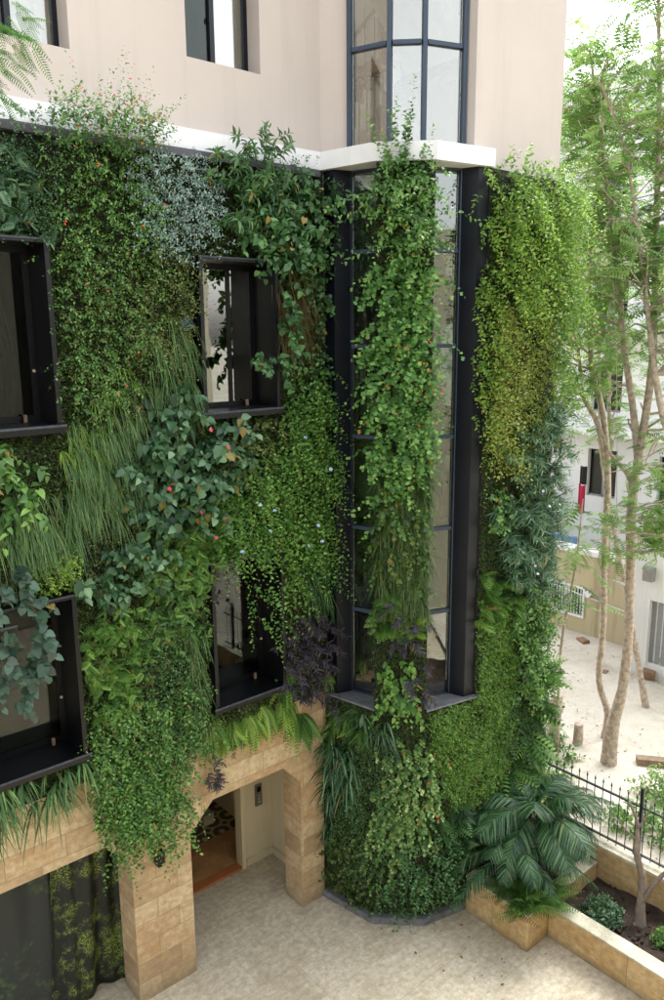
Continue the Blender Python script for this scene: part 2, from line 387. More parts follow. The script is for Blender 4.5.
def grow(lb, P, N, L=.25, up=.3, out=1., spread=.6, droop=.6, nl=10, leaf='diamond', size=.05, wid=.6, fwd=.5, side=.8, lz=0., nup=.8, t0=.12, tone=None, taper=.35, jit=.25):
    """sprigs: a stem from every point P of the wall, with leaves set round it"""
    n = len(P)
    if n == 0: return
    T = _norm(np.cross(np.broadcast_to(UP, N.shape), N)+1e-6)
    d0 = _norm(N*out+T*RNG.normal(0, spread, (n, 1))+UP*(up+RNG.normal(0, .3, (n, 1))))
    Ls = L*RNG.uniform(.5, 1.25, n); tn = RNG.uniform(.15, .85, n) if tone is None else tone
    for k in range(nl):
        t = t0+(1-t0)*(k+.7)/nl
        pos = P+d0*(Ls*t)[:, None]-UP*(droop*Ls*t*t)[:, None]
        tg = _norm(d0-UP*2*droop*t)
        u = _norm(np.cross(tg, UP+1e-3)); v = np.cross(tg, u)
        ph = (k*2.4+RNG.uniform(0, 1.2, n)+tn*9)[:, None]
        D = tg*fwd+(u*np.cos(ph)+v*np.sin(ph))*side+UP*lz+RNG.normal(0, .12, (n, 3))
        Nn = UP*nup+N*.6+RNG.normal(0, jit, (n, 3))
        lb.add(leaf, pos, D, Nn, size*RNG.uniform(.5, 1.3, n)*(1-taper*t), wid*RNG.uniform(.8, 1.2, n), tn*.55+.38*t+RNG.normal(.04, .15, n))
def blades(lb, P, N, L=.3, up=.7, spread=.5, droop=1., w=.012, seg=5, per=8, tone=0.):
    """arching grass-like blades in tufts"""
    n = len(P)*per; P = np.repeat(P, per, 0); N = np.repeat(N, per, 0)
    if n == 0: return
    T = _norm(np.cross(np.broadcast_to(UP, N.shape), N)+1e-6)
    d0 = _norm(N*RNG.uniform(.4, 1.1, (n, 1))+T*RNG.normal(0, spread, (n, 1))+UP*(up+RNG.normal(0, .25, (n, 1))))
    Ls = L*RNG.uniform(.5, 1.2, n); sd = _norm(np.cross(d0, UP))
    V = np.zeros((n, 2*(seg+1), 3))
    for k in range(seg+1):
        t = k/seg; c = P+d0*(Ls*t)[:, None]-UP*(droop*Ls*t*t)[:, None]; ww = w*(1-t**2*.9)*.5
        V[:, 2*k] = c-sd*ww; V[:, 2*k+1] = c+sd*ww
    base = (lb.nv+np.arange(n)*2*(seg+1))[:, None]
    lp = np.concatenate([[2*k, 2*k+1, 2*k+3, 2*k+2] for k in range(seg)])
    lb.v.append(V.reshape(-1, 3)); lb.loops.append((base+lp[None]).reshape(-1)); lb.counts.append(np.full(n*seg, 4)); lb.rnd.append(np.repeat(np.clip(RNG.uniform(0, 1, n)+tone, 0, 1), seg)); lb.nv += n*2*(seg+1)

# ------------------------------------------------------------------ the green wall's surface
P0, P1, P2, P3 = (6.12, 7.30), (6.25, 6.53), (6.69, 6.09), (7.46, 5.96)
Q0, Q1, Q2, Q3 = (6.39, 7.10), (6.544, 6.64), (6.80, 6.384), (7.26, 6.23)
WL = [(-1.6, 7.28), P0, P1, P2, P3, (8.80, 5.96), (8.90, 6.08), (8.90, 10.)]
SEG = []; _s = 0
for a, b in zip(WL, WL[1:]):
    l = math.hypot(b[0]-a[0], b[1]-a[1]); d = ((b[0]-a[0])/l, (b[1]-a[1])/l); SEG.append((a, d, l, _s, (d[1], -d[0]))); _s += l
def wall_pt(s, z):
    s = np.asarray(s, float); P = np.zeros((len(s), 3)); N = np.zeros((len(s), 3)); P[:, 2] = z
    for i, (a, d, l, s0, n) in enumerate(SEG):
        q = (s >= s0 if i else s > -99) & (s < s0+l if i < len(SEG)-1 else s < 99)
        P[q, 0] = a[0]+d[0]*(s[q]-s0); P[q, 1] = a[1]+d[1]*(s[q]-s0); N[q, :2] = n
    return P, N
def to_wall(x, y, segs=None):
    """a direction of sight -> metric position (s, z) on the wall"""
    d = ray(x, y); best = None
    for i, (a, e, l, s0, n) in enumerate(SEG):
        if segs and i not in segs: continue
        den = d[0]*n[0]+d[1]*n[1]
        if abs(den) < 1e-6: continue
        t = ((a[0]-EYE[0])*n[0]+(a[1]-EYE[1])*n[1])/den
        if t <= 0: continue
        q = EYE+d*t; u = (q[0]-a[0])*e[0]+(q[1]-a[1])*e[1]
        miss = max(0, -u if i else -u-99, u-l)
        if (miss < 1e-3 or segs) and (best is None or (round(miss, 3), t) < best[0]): best = ((round(miss, 3), t), s0+min(max(u, 0 if i else -.6), l), q[2])
    return best[1:] if best else None
def inpoly(P, poly):
    x, y = P[:, 0], P[:, 1]; r = np.zeros(len(P), bool); n = len(poly); j = n-1
    for i in range(n):
        xi, yi = poly[i]; xj, yj = poly[j]
        c = ((yi > y) != (yj > y)) & (x < (xj-xi)*(y-yi)/((yj-yi) or 1e-9)+xi); r ^= c; j = i
    return r
BOXES = [(1.85, 2.85, 3.33, 5.07), (1.85, 2.85, 6.62, 8.33), (4.36, 5.35, 3.30, 5.07), (4.36, 5.35, 6.62, 8.27)]   # x0,x1,z0,z1
s1, s2, s3, s4 = SEG[1][3], SEG[2][3], SEG[3][3], SEG[4][3]
VOID = [(x0+1.6-.02, x1+1.6+.02, z0, z1) for x0, x1, z0, z1 in BOXES]+[(s1, s2, 2.97, 9.3), (s3, s4, 2.97, 9.3)]
def field(poly, dens, segs=None, over=False, off=0., noise=.12, edge=.12):
    """random anchor points inside a patch; poly is given by lines of sight and becomes metric on the wall"""
    W_ = [to_wall(x, y, segs) for x, y in poly]; W_ = np.array([w for w in W_ if w])
    lo, hi = W_.min(0)-.04, W_.max(0)+.04; area = np.prod(hi-lo); n = int(dens*area)+4
    C = RNG.uniform(lo, hi, (n, 2)); C2 = C+RNG.normal(0, edge, C.shape); k = inpoly(C2, W_)
    C = C[k] if k.sum() > 3 else C
    # clumps and gaps
    g = np.sin(C[:, 0]*9+RNG.uniform(0, 6))*np.sin(C[:, 1]*8+RNG.uniform(0, 6))+np.sin(C[:, 0]*23+1)*np.sin(C[:, 1]*19+2)*.6
    C = C[g+RNG.uniform(-1.2, 1.6, len(C)) > -.9]
    if not over:
        for a, b, c, d in VOID: C = C[~((C[:, 0] > a) & (C[:, 0] < b) & (C[:, 1] > c) & (C[:, 1] < d))]
    P, N = wall_pt(C[:, 0], C[:, 1])
    g = np.sin(C[:, 0]*7+2)*np.sin(C[:, 1]*6+1)+np.sin(C[:, 0]*15+4)*np.sin(C[:, 1]*13)*.5
    P = P+N*(off+noise*1.5*(.5+.5*g)*RNG.uniform(.1, 1, len(C)))[:, None]
    return P, N
def on_y(x, y, Y): d = ray(x, y); return EYE+d*Y/d[1]
def on_z(x, y, Z=0): d = ray(x, y); return EYE+d*(Z-EYE[2])/d[2]

# ------------------------------------------------------------------ the ground
def struct(o): return tag(o, kind='structure')
struct(MB().box(-400, 600, -400, 600, -.5, -.012).build('ground', simple('distant_ground', '#7c7a6c', .95, .3, .2)))
struct(MB().grid(lambda u, v: (9.0+u*9.5, -12+v*42, .05+.035*math.sin(u*17+v*9)*math.sin(v*31)+.02*math.sin(u*41)), 60, 120).build('garden_ground', M['gravel']))
struct(MB().box(-12, 8.95, -4.9, 11.9, -.3, 0).build('courtyard_paving', M['paving']))

# ------------------------------------------------------------------ the building
def sheet(mb, a, b, z0, z1, holes=(), t=.3, n=None):
    """wall from plan point a to b with rectangular holes (u0,u1,z0,z1), thickness t away from its outer side"""
    a = np.array(a, float); b = np.array(b, float); l = np.linalg.norm(b-a); d = (b-a)/l; nn = np.array([-d[1], d[0]])*t
    us = sorted({0, l}|{h[0] for h in holes}|{h[1] for h in holes}); zs = sorted({z0, z1}|{h[2] for h in holes}|{h[3] for h in holes})
    us = [u for u in us if 0 <= u <= l]; zs = [z for z in zs if z0 <= z <= z1]
    def hole(i, j):
        if i < 0 or j < 0 or i >= len(us)-1 or j >= len(zs)-1: return True
        u = (us[i]+us[i+1])/2; z = (zs[j]+zs[j+1])/2
        return any(h[0] < u < h[1] and h[2] < z < h[3] for h in holes)
    def P(u, z, k): q = a+d*u+nn*k; return (q[0], q[1], z)
    for i in range(len(us)-1):
        for j in range(len(zs)-1):
            if hole(i, j): continue
            u0, u1, w0, w1 = us[i], us[i+1], zs[j], zs[j+1]
            for k in (0, 1): mb.hull([P(u0, w0, k), P(u1, w0, k), P(u1, w1, k), P(u0, w1, k)], [(0, 1, 2, 3)])
            for c, (p, q) in (((i-1, j), ((u0, w0), (u0, w1))), ((i+1, j), ((u1, w0), (u1, w1))), ((i, j-1), ((u0, w0), (u1, w0))), ((i, j+1), ((u0, w1), (u1, w1)))):
                if hole(*c): mb.hull([P(*p, 0), P(*q, 0), P(*q, 1), P(*p, 1)], [(0, 1, 2, 3)])
    bmesh.ops.remove_doubles(mb.bm, verts=mb.bm.verts, dist=1e-5)
    return mb
bld = thing('apartment_building', 'pink plastered apartment building with a planted lower front, faceted stair bay and stone ground floor', 'building', (3.5, 7.3, 0))
UW = [(2.39, 3.29, 9.99, 11.45), (4.49, 5.38, 10.17, 11.45)]
pw = MB()
sheet(pw, (-1.6, 7.40), (6.20, 7.40), 9.3, 14, [(a+1.6, b+1.6, c, d) for a, b, c, d in UW], .3)
sheet(pw, (6.20, 7.40), (6.365, 7.135), 9.3, 14, t=.12)
sheet(pw, (7.29, 6.07), (8.86, 6.03), 9.3, 14, t=.2)
sheet(pw, (8.86, 6.229), (8.86, 12), 9.3, 14, [(1.0, 2.8, 9.9, 11.9), (1.0, 2.8, 12.2, 13.8)], t=.2)  # side openings added so daylight reaches the upper stairwell
sheet(pw, (-1.6, 12), (-1.6, 7.40), 0, 14, t=.2)
pw.build('upper_wall', M['pink'], bld)
MB().box(-1.7, 8.95, 7.6, 12.1, 14.0, 14.25).build('roof', M['cope'], bld)
ow = [(-1.6, 7.24), (6.07, 7.25), (6.205, 6.505), (6.665, 6.045), (7.47, 5.91)]
iw = [(7.47, 6.2), (7.28, 6.35), (6.9, 6.5), (6.66, 6.74), (6.5, 7.2), (6.2, 7.55), (-1.6, 7.55)]
MB().prism(ow+iw, 9.28, 9.47).build('ledge', M['white'], bld)
MB().box(-1.6, 6.02, 7.19, 7.27, 9.19, 9.265, .015).build('coping', M['coping'], bld)
fw = MB()
sheet(fw, (-1.6, 7.28), (6.12, 7.28), 3.0, 9.279, [(x0+1.6, x1+1.6, z0, z1) for x0, x1, z0, z1 in BOXES], .3)
for a, b in ((P0, P1), (P1, P2), (P2, P3)): sheet(fw, a, b, 0, 2.955, t=.1)
sheet(fw, P3, (8.80, 5.96), 0, 9.279, t=.15); sheet(fw, (8.80, 5.96), (8.90, 6.08), 0, 9.279, t=.15); sheet(fw, (8.90, 6.08), (8.90, 12), 0, 9.279, [(1.15, 2.95, z_, z_+2.2) for z_ in (1.0, 3.6, 6.4)], t=.15)  # openings in the unseen return wall, added to light the stairwell
fw.prism([P1, P2, Q2, Q1], 2.99, 9.279)
fw.build('planting_felt', M['felt'], bld)
# stone ground floor
MB().hull([(x, y, z) for y in (7.3, 7.67) for x, z in ((-1.6, 3), (-1.6, 2.15), (3.03, 2.15), (3.31, 1.90), (4.05, 1.83), (4.37, 2.15), (5.40, 2.15), (5.68, 1.85), (6.11, 1.85), (6.11, 3))],
          [tuple(range(10)), tuple(range(19, 9, -1))]+[(i, (i+1) % 10, (i+1) % 10+10, i+10) for i in range(10)]).build('stone_lintel', M['stone'], bld)
MB().hull([(x, y, z) for y in (7.3, 7.67) for x, z in ((3.31, 0), (4.05, 0), (4.05, 1.829), (3.31, 1.899))], [(0, 1, 2, 3), (7, 6, 5, 4), (0, 4, 5, 1), (1, 5, 6, 2), (2, 6, 7, 3), (3, 7, 4, 0)]).build('pillar', M['stone'], bld)
MB().box(5.68, 6.06, 7.3, 7.67, 0, 1.849).build('pillar', M['stone'], bld)
MB().box(-1.6, -1.2, 7.3, 7.67, 0, 2.149).build('pillar', M['stone'], bld)
cb = MB(); cb.prism([(6.02, 7.29), (6.165, 6.47), (6.64, 6.00), (7.26, 5.86), (7.262, 5.99), (6.72, 6.09), (6.28, 6.54), (6.13, 7.29)], 0, .1, .008)
cb.build('base_kerb', M['ledge'], bld)
# passage and ground floor room
hw = MB()
sheet(hw, (5.575, 8.5), (6.07, 8.5), 0, 2.5, t=.12)
hw.box(6.07, 6.2, 7.672, 8.62, 0, 2.5)
hw.box(3.7, 4.02, 7.672, 8.6, 0, 2.5)
hw.box(-1.2, 6.2, 7.672, 8.7, 2.501, 2.6)
hw.build('passage_wall', M['hall'], bld)
MB().box(5.60, 6.068, 8.475, 8.499, .0, .11).box(6.044, 6.068, 7.675, 8.474, .0, .11).build('skirting', M['cream'], bld)
MB().box(5.51, 5.575, 8.46, 8.62, 0, 2.5).build('door_frame', M['hall'], bld); MB().box(4.02, 4.06, 8.48, 8.62, 0, 2.5).build('door_frame', M['hall'], bld)
MB().box(4.06, 5.51, 8.47, 8.62, 0, .035, .004).build('threshold', simple('terracotta_threshold', '#a8673a', .6, .2, 5), bld)
rm = MB(); rm.box(3.7, 6.1, 8.63, 9.35, -.1, .02); rm.build('room_floor', M['brownfloor'], bld)
MB().box(3.7, 6.1, 9.35, 11.6, -.1, .025).build('room_carpet', M['carpet'], bld)
MB().box(3.6, 3.7, 8.63, 11.6, 0, 2.6).box(6.1, 6.2, 8.63, 11.6, 0, 2.6).box(3.7, 6.1, 11.6, 11.7, 0, 2.6).box(3.6, 6.2, 8.71, 11.7, 2.61, 2.7).build('room_wall', M['hall'], bld)
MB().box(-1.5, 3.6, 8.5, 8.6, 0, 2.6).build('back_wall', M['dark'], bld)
# upper floors behind the windows
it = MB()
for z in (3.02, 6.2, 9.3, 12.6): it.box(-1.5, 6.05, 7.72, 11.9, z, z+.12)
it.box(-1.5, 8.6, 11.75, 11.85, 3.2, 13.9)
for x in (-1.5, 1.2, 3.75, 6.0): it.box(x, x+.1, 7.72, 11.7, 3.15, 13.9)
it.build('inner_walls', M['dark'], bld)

def boxwin(x0, x1, z0, z1, split, gm):
    yf, yb = 7.12, 7.62
    f = MB(); t = .045
    f.box(x0, x0+t, yf, yb, z0+.08, z1, .004).box(x1-t, x1, yf, yb, z0+.08, z1, .004).box(x0+t, x1-t, yf, yb, z1-t, z1-.001, .004)
    w = MB.build(f, 'window', M['black'], bld)
    MB().box(x0-.03, x1+.03, yf-.02, yb, z0, z0+.079, .006).build('sill', M['black'], w)
    e = MB(); q = .008
    e.box(x0-.032, x1+.032, yf-.026, yf-.021, z0+.055, z0+.076)
    MB().box(x0-.002, x1+.002, yf-.006, yf-.001, z1-.02, z1-.004).build('worn_edge', M['bluefr'], w)
    e.build('worn_edge', M['bluefr'], w)
    c = MB(); g = .055; yy = yb-.09
    zi0, zi1 = z0+.08, z1-t
    c.box(x0+t, x0+t+g, yy, yy+.05, zi0, zi1).box(x1-t-g, x1-t, yy, yy+.05, zi0, zi1).box(x0+t+g, x1-t-g, yy, yy+.05, zi0, zi0+g).box(x0+t+g, x1-t-g, yy, yy+.05, zi1-g, zi1)
    if split: c.box(x0+(x1-x0)*split-.02, x0+(x1-x0)*split+.02, yy+.001, yy+.049, zi0+g, zi1-g)
    c.build('frame', M['black'], w)
    MB().box(x0+t+g, x1-t-g, yy+.02, yy+.028, zi0+g, zi1-g).build('pane', gm, w)
    MB().tube([(x1-t-.03, yy-.002, z0+.55), (x1-t-.03, yy-.018, z0+.55)], .014, 8).build('catch', M['cope'], w)
    MB().box(x1-.22, x1-.19, yy-.06, yy-.03, z0+.08, z0+.15, .004).build('peg', M['timber'], w)
for b, sp, gm in zip(BOXES, (0, 0, 0, .62), ('glassd', 'glassd', 'glassd', 'glassm')): boxwin(*b, sp, M[gm])
def wavy(x0, x1, y, z0, z1, amp, fr, mat, name, par):
    o = MB().grid(lambda u, v: (x0+(x1-x0)*u+.05*math.sin(v*5), y+amp*math.sin(u*fr+v*2.0*math.sin(u*6))+.03*v*math.sin(u*9), z0+(z1-z0)*v), 60, 30).build(name, mat, par)
    s = o.modifiers.new('thick', 'SOLIDIFY'); s.thickness = .004; return o
wavy(1.9, 2.66, 7.76, 6.75, 8.05, .03, 95, M['plastic'], 'plastic_curtain', bld)
wavy(4.95, 5.45, 7.74, 6.75, 8.2, .025, 40, M['curtain'], 'curtain', bld)
for i, (x0, x1, z0, z1) in enumerate(UW):
    y = 7.62; g = .05
    w = MB().box(x0, x0+g, y, y+.06, z0, z1).box(x1-g, x1, y, y+.06, z0, z1).box(x0+g, x1-g, y, y+.06, z0, z0+.025).box(x0+g, x1-g, y, y+.06, z1-g, z1).build('window', M['navy'], bld)
    xm = x0+(x1-x0)*(.5)
    MB().box(xm-.035, xm+.02, y-.015, y+.045, z0+.02, z1-g).build('frame', M['navy'], w)
    MB().box(x0+g, xm-.035, y+.02, y+.026, z0+.025, z1-g).build('pane', M['glassd'], w)
    MB().box(xm+.02, x1-g, y+.02, y+.026, z0+.025, z1-g).build('pane', M['glassu'], w)
    MB().box(xm-.045, xm-.036, y-.03, y, z0+.45, z0+.5).build('handle', M['iron'], w)
    wavy(x0, x1, 7.78, z0-.05, z1+.1, .02, 50, M['stair_white'], 'curtain', bld)
# stair bay glazing
zs_lo = [2.97, 4.10, 5.16, 6.28, 7.34, 8.40, 9.28]; zs_hi = [9.47, 10.52, 11.6, 12.8, 13.98]
def glazing(zs, mat, gm, name, sides=(0, 1, 2)):
    Q = [Q0, Q1, Q2, Q3]; f = MB()
    for i, q in enumerate(Q):
        a = Vector(Q[max(i-1, 0)]); b = Vector(Q[min(i+1, 3)]); d = (b-a).normalized(); n = Vector((-d.y, d.x)); c = Vector(q); h = .024
        f.prism([tuple(c-d*h-n*.05), tuple(c+d*h-n*.05), tuple(c+d*h+n*.05), tuple(c-d*h+n*.05)], zs[0], zs[-1])
    for i in (0, 1, 2):
        a = Vector(Q[i]); b = Vector(Q[i+1]); d = (b-a).normalized(); n = Vector((-d.y, d.x)); a2 = a+d*.03; b2 = b-d*.03
        for k, z in enumerate(zs):
            h = .022; zz0 = z if k == 0 else z-h; zz1 = z if k == len(zs)-1 else z+h
            f.prism([tuple(a2-n*.04), tuple(b2-n*.04), tuple(b2+n*.04), tuple(a2+n*.04)], zz0, zz1)
    w = f.build(name, mat, bld)
    for i in sides:
        a = Vector(Q[i]); b = Vector(Q[i+1]); d = (b-a).normalized(); n = Vector((-d.y, d.x)); a2 = a+d*.028; b2 = b-d*.028
        for z0, z1 in zip(zs, zs[1:]):
            MB().prism([tuple(a2-n*.005), tuple(b2-n*.005), tuple(b2+n*.005), tuple(a2+n*.005)], z0+.02, z1-.02).build('pane', gm, w)
glazing(zs_lo, M['slate'], M['glassb'], 'stair_window', (0, 2))
glazing(zs_hi, M['slate'], M['glassu'], 'stair_window')
jp = MB()
jp.prism([(6.135, 7.275), (6.16, 7.13), (6.365, 7.06), (6.37, 7.14)], 2.98, 9.279)
jp.prism([(7.44, 5.975), (7.30, 6.00), (7.225, 6.215), (7.29, 6.22)], 2.98, 9.279)
jp.prism([(6.255, 6.545), (6.262, 6.515), (6.56, 6.62), (6.545, 6.67)], 2.985, 9.278)
jp.prism([(6.70, 6.095), (6.675, 6.10), (6.79, 6.40), (6.82, 6.395)], 2.985, 9.278)
jp.build('bay_jamb', M['navy'], bld)
MB().prism([(6.07, 7.26), (6.215, 6.50), (6.27, 6.53), (6.57, 6.62), (6.40, 7.12), (6.2, 7.24)], 2.957, 2.983).build('bay_ledge', M['ledge'], bld)
MB().prism([(6.67, 6.055), (7.47, 5.90), (7.45, 5.96), (7.3, 6.25), (6.80, 6.40), (6.71, 6.10)], 2.957, 2.983).build('bay_ledge', M['ledge'], bld)
# the staircase behind the glass
sr = MB(); sr.box(6.12, 6.2, 7.5, 9.3, .1, 13.9).box(6.2, 8.7, 9.3, 9.4, .1, 13.9)
sheet(sr, (8.70, 6.25), (8.70, 9.3), .1, 13.9, [(.98, 2.78, z_, z_+h_) for z_, h_ in ((1.0, 2.2), (3.6, 2.2), (6.4, 2.2), (9.9, 2.0), (12.2, 1.6))], t=.08)  # inner openings lined up with the added daylight windows
sr.build('stairwell_wall', M['roomwall'], bld)
for z_, h_ in ((1.0, 2.2), (3.6, 2.2), (6.4, 2.2), (9.9, 2.0), (12.2, 1.6)):  # invented windows on the hidden side, letting daylight brighten the stairs
    w = MB().box(8.71, 8.75, 7.2, 7.26, z_, z_+h_).box(8.71, 8.75, 8.97, 9.03, z_, z_+h_).box(8.71, 8.75, 7.26, 8.97, z_, z_+.06).box(8.71, 8.75, 7.26, 8.97, z_+h_-.06, z_+h_).build('window', M['slate'], bld)
    MB().box(8.725, 8.735, 7.26, 8.97, z_+.06, z_+h_-.06).build('pane', M['glassu'], w)
st, sw, rl = MB(), MB(), MB()
for i, z in enumerate(np.arange(-.4, 13.5, 1.65)):
    z = float(z); fwd = i % 2 == 0
    y0, y1 = (8.3, 9.25) if fwd else (7.25, 8.2)
    n = 9
    for k in range(n):
        x = (6.85+k*.165) if fwd else (8.3-k*.165)
        zz = z+1.65*(k+1)/n
        st.box(x, x+.175, y0, y1, zz-.035, zz)
        sw.box(x, x+.165, y0-.035, y0-.001, zz-.30, zz+.01)
        rl.bar((x+.08, y0+.03, zz), (x+.08, y0+.03, zz+.85), .014)
    xa, xb = (6.85, 8.35) if fwd else (8.4, 6.9)
    rl.bar((xa, y0+.03, z+.95), (xb, y0+.03, z+2.6), .03, .04)
    sw.hull([(xa, y0-.036, z-.25), (xb, y0-.036, z+1.4), (xb, y1, z+1.4), (xa, y1, z-.25), (xa, y0-.036, z-.1), (xb, y0-.036, z+1.5), (xb, y1, z+1.5), (xa, y1, z-.1)], [(0, 1, 2, 3), (4, 5, 6, 7), (0, 1, 5, 4), (3, 2, 6, 7)])
    xl = (8.35, 8.62) if fwd else (6.42, 6.85)
    st.box(xl[0], xl[1], 7.2, 9.28, z+1.6, z+1.66)
    if not fwd:
        for k in range(9): rl.bar((6.86, 6.95+k*.13, z+1.66), (6.86, 6.95+k*.13, z+2.55), .014)
        rl.bar((6.86, 6.9, z+2.56), (6.86, 8.2, z+2.56), .03)
st.build('stair_treads', M['wood'], bld); sw.build('stair_stringers', M['stair_white'], bld); rl.build('stair_railing', M['iron'], bld)

# the building across the courtyard, seen mirrored in the windows
ob = thing('opposite_building', 'cream building across the courtyard, seen only mirrored in the dark windows', 'building', (3, -5, 0))
o_ = MB(); hs = [(1.5+i*2.6, 2.7+i*2.6, z, z+1.5) for i in range(1, 8) for z in (1, 4.2, 7.4)]
sheet(o_, (12.6, -5), (-10, -5), 0, 10, [(a, b, c, d) for a, b, c, d in hs], .3)
o_.build('wall', plaster('grey_cream_plaster', '#a8a490', '#6f6b58', .6), ob)
for i in range(1, 8):
    for z in (1, 4.2, 7.4):
        x = 12.6-(1.5+i*2.6)
        MB().box(x-1.2, x, -5.22, -5.16, z, z+1.5).build('window', M['black'], ob)

# things fixed on the stone ground floor
p = on_y(157, 855, 7.3)
wlm = thing('wall_light', 'small black box light on the stone pillar beneath the hanging ivy', 'wall light', (p[0], 7.3, p[2]))
MB().box(p[0]-.045, p[0]+.045, 7.19, 7.298, p[2]-.09, p[2]+.09, .012).build('housing', M['black'], wlm)
MB().box(p[0]-.03, p[0]+.03, 7.22, 7.28, p[2]-.1, p[2]-.091).build('lens', M['cope'], wlm)
ic = thing('intercom', 'grey intercom panel on the pale wall beside the doorway', 'intercom', (5.83, 8.5, .87))
MB().box(5.775, 5.885, 8.47, 8.498, .88, 1.21, .005).build('panel', M['steel'], ic)
MB().box(5.80, 5.86, 8.462, 8.469, 1.10, 1.18).build('screen', M['black'], ic)
for z in (.93, .98, 1.03): MB().box(5.81, 5.85, 8.463, 8.469, z, z+.02).build('button', M['cope'], ic)
p = on_z(207, 823, .025)
bx = MB().box(p[0]-.09, p[0]+.09, p[1]-.07, p[1]+.07, .027, .2, .01).build('small_box', M['cope']); tag(bx, 'small pale grey box on the patterned carpet inside the doorway', 'box')
p = on_z(424, 981)
dn = thing('floor_cover', 'small square stone access cover set in the courtyard paving', 'access cover', (p[0], p[1], 0))
fr_ = MB()
for a, b, c, d in ((-.07, .07, -.07, -.058), (-.07, .07, .058, .07), (-.07, -.058, -.058, .058), (.058, .07, -.058, .058)): fr_.box(p[0]+a, p[0]+b, p[1]+c, p[1]+d, -.004, .003)
fr_.build('rim', M['cope'], dn); MB().box(p[0]-.054, p[0]+.054, p[1]-.054, p[1]+.054, -.004, .002).build('plate', M['paving'], dn)
def banner(label, x0, x1, y, mat, skew):
    o = MB().grid(lambda u, v: (x0+(x1-x0)*u+skew*(v-1)*(1-u), y+.05*math.sin(u*9+v*2)*(.3+v)+.03*math.sin(u*23), 2.3-2.28*v), 40, 30).build('banner', mat)
    s = o.modifiers.new('thick', 'SOLIDIFY'); s.thickness = .006
    return tag(o, label, 'banner')
banner('vivid foliage printed cloth banner hanging beside the left stone pillar', 2.50, 3.42, 7.78, M['print1'], -.12)
banner('faded grey foliage printed banner hanging at the lower left corner', .9, 2.62, 7.92, M['print2'], 0)

# ------------------------------------------------------------------ planters, wall and fence
pb = thing('palm_planter', 'ochre stone block planter holding the palms at the tower foot', 'planter', (8.0, 5.4, 0))
MB().box(7.27, 7.45, 4.87, 5.84, 0, .5, .01).box(7.451, 8.80, 4.87, 5.03, 0, .5, .01).build('wall', M['planter'], pb)
MB().box(7.26, 7.46, 4.86, 5.85, .501, .53, .006).box(7.461, 8.80, 4.86, 5.04, .501, .53, .006).build('coping', M['cope'], pb)
MB().grid(lambda u, v: (7.46+1.33*u, 5.045+.9*v, .42+.02*math.sin(u*20)*math.sin(v*17)), 16, 12).build('soil', M['soil'], pb)
lp = thing('long_planter', 'long low ochre stone planter bed with dark soil and pale coping', 'planter', (8.2, 2.5, 0))
MB().box(7.69, 7.87, -1, 4.865, 0, .42, .01).build('wall', M['planter'], lp)
MB().box(7.68, 7.89, -1, 4.855, .421, .445, .006).build('coping', M['cope'], lp)
so = MB().grid(lambda u, v: (7.88+.95*u, -1+5.865*v, .29+.025*math.sin(u*13+v*30)+.02*math.sin(v*90)*math.sin(u*7)), 14, 90)
for _ in range(240):
    x, y = random.uniform(7.95, 8.78), random.uniform(1.5, 4.8); r = random.uniform(.008, .03)
    so.box(x-r, x+r, y-r*.8, y+r*.8, .27, .30+r*.8)
so.build('soil', M['soil'], lp)
bw = thing('boundary_wall', 'low ochre stone boundary wall carrying the iron fence', 'wall', (8.95, 3, 0))
MB().box(8.84, 9.02, -1, 11.8, 0, .72, .008).build('wall', M['planter'], bw)
MB().box(8.82, 9.06, -1, 11.8, .721, .765, .006).build('coping', M['cope'], bw)
fn = thing('iron_fence', 'black iron railing fence with thin spiked bars on the low wall', 'fence', (8.95, 3.5, .765))
MB().box(8.935, 8.965, 1.0, 7.6, .83, .85).box(8.935, 8.965, 1.0, 7.6, 1.50, 1.52).build('rail', M['iron'], fn)
for i in range(5): MB().box(8.93, 8.97, 1.30+i*1.545-.02+.0, 1.30+i*1.545+.02, .766, 1.78).build('post', M['iron'], fn)
for i in range(54):
    y = 1.1+i*.12
    if min(abs(y-(1.30+k*1.545)) for k in range(5)) < .04: continue
    MB().tube([(8.95, y, .79), (8.95, y, 1.60)], .0065, 5).tube([(8.95, y, 1.60), (8.95, y, 1.61), (8.95, y, 1.67)], [.006, .014, .001], 5).build('bar', M['iron'], fn)

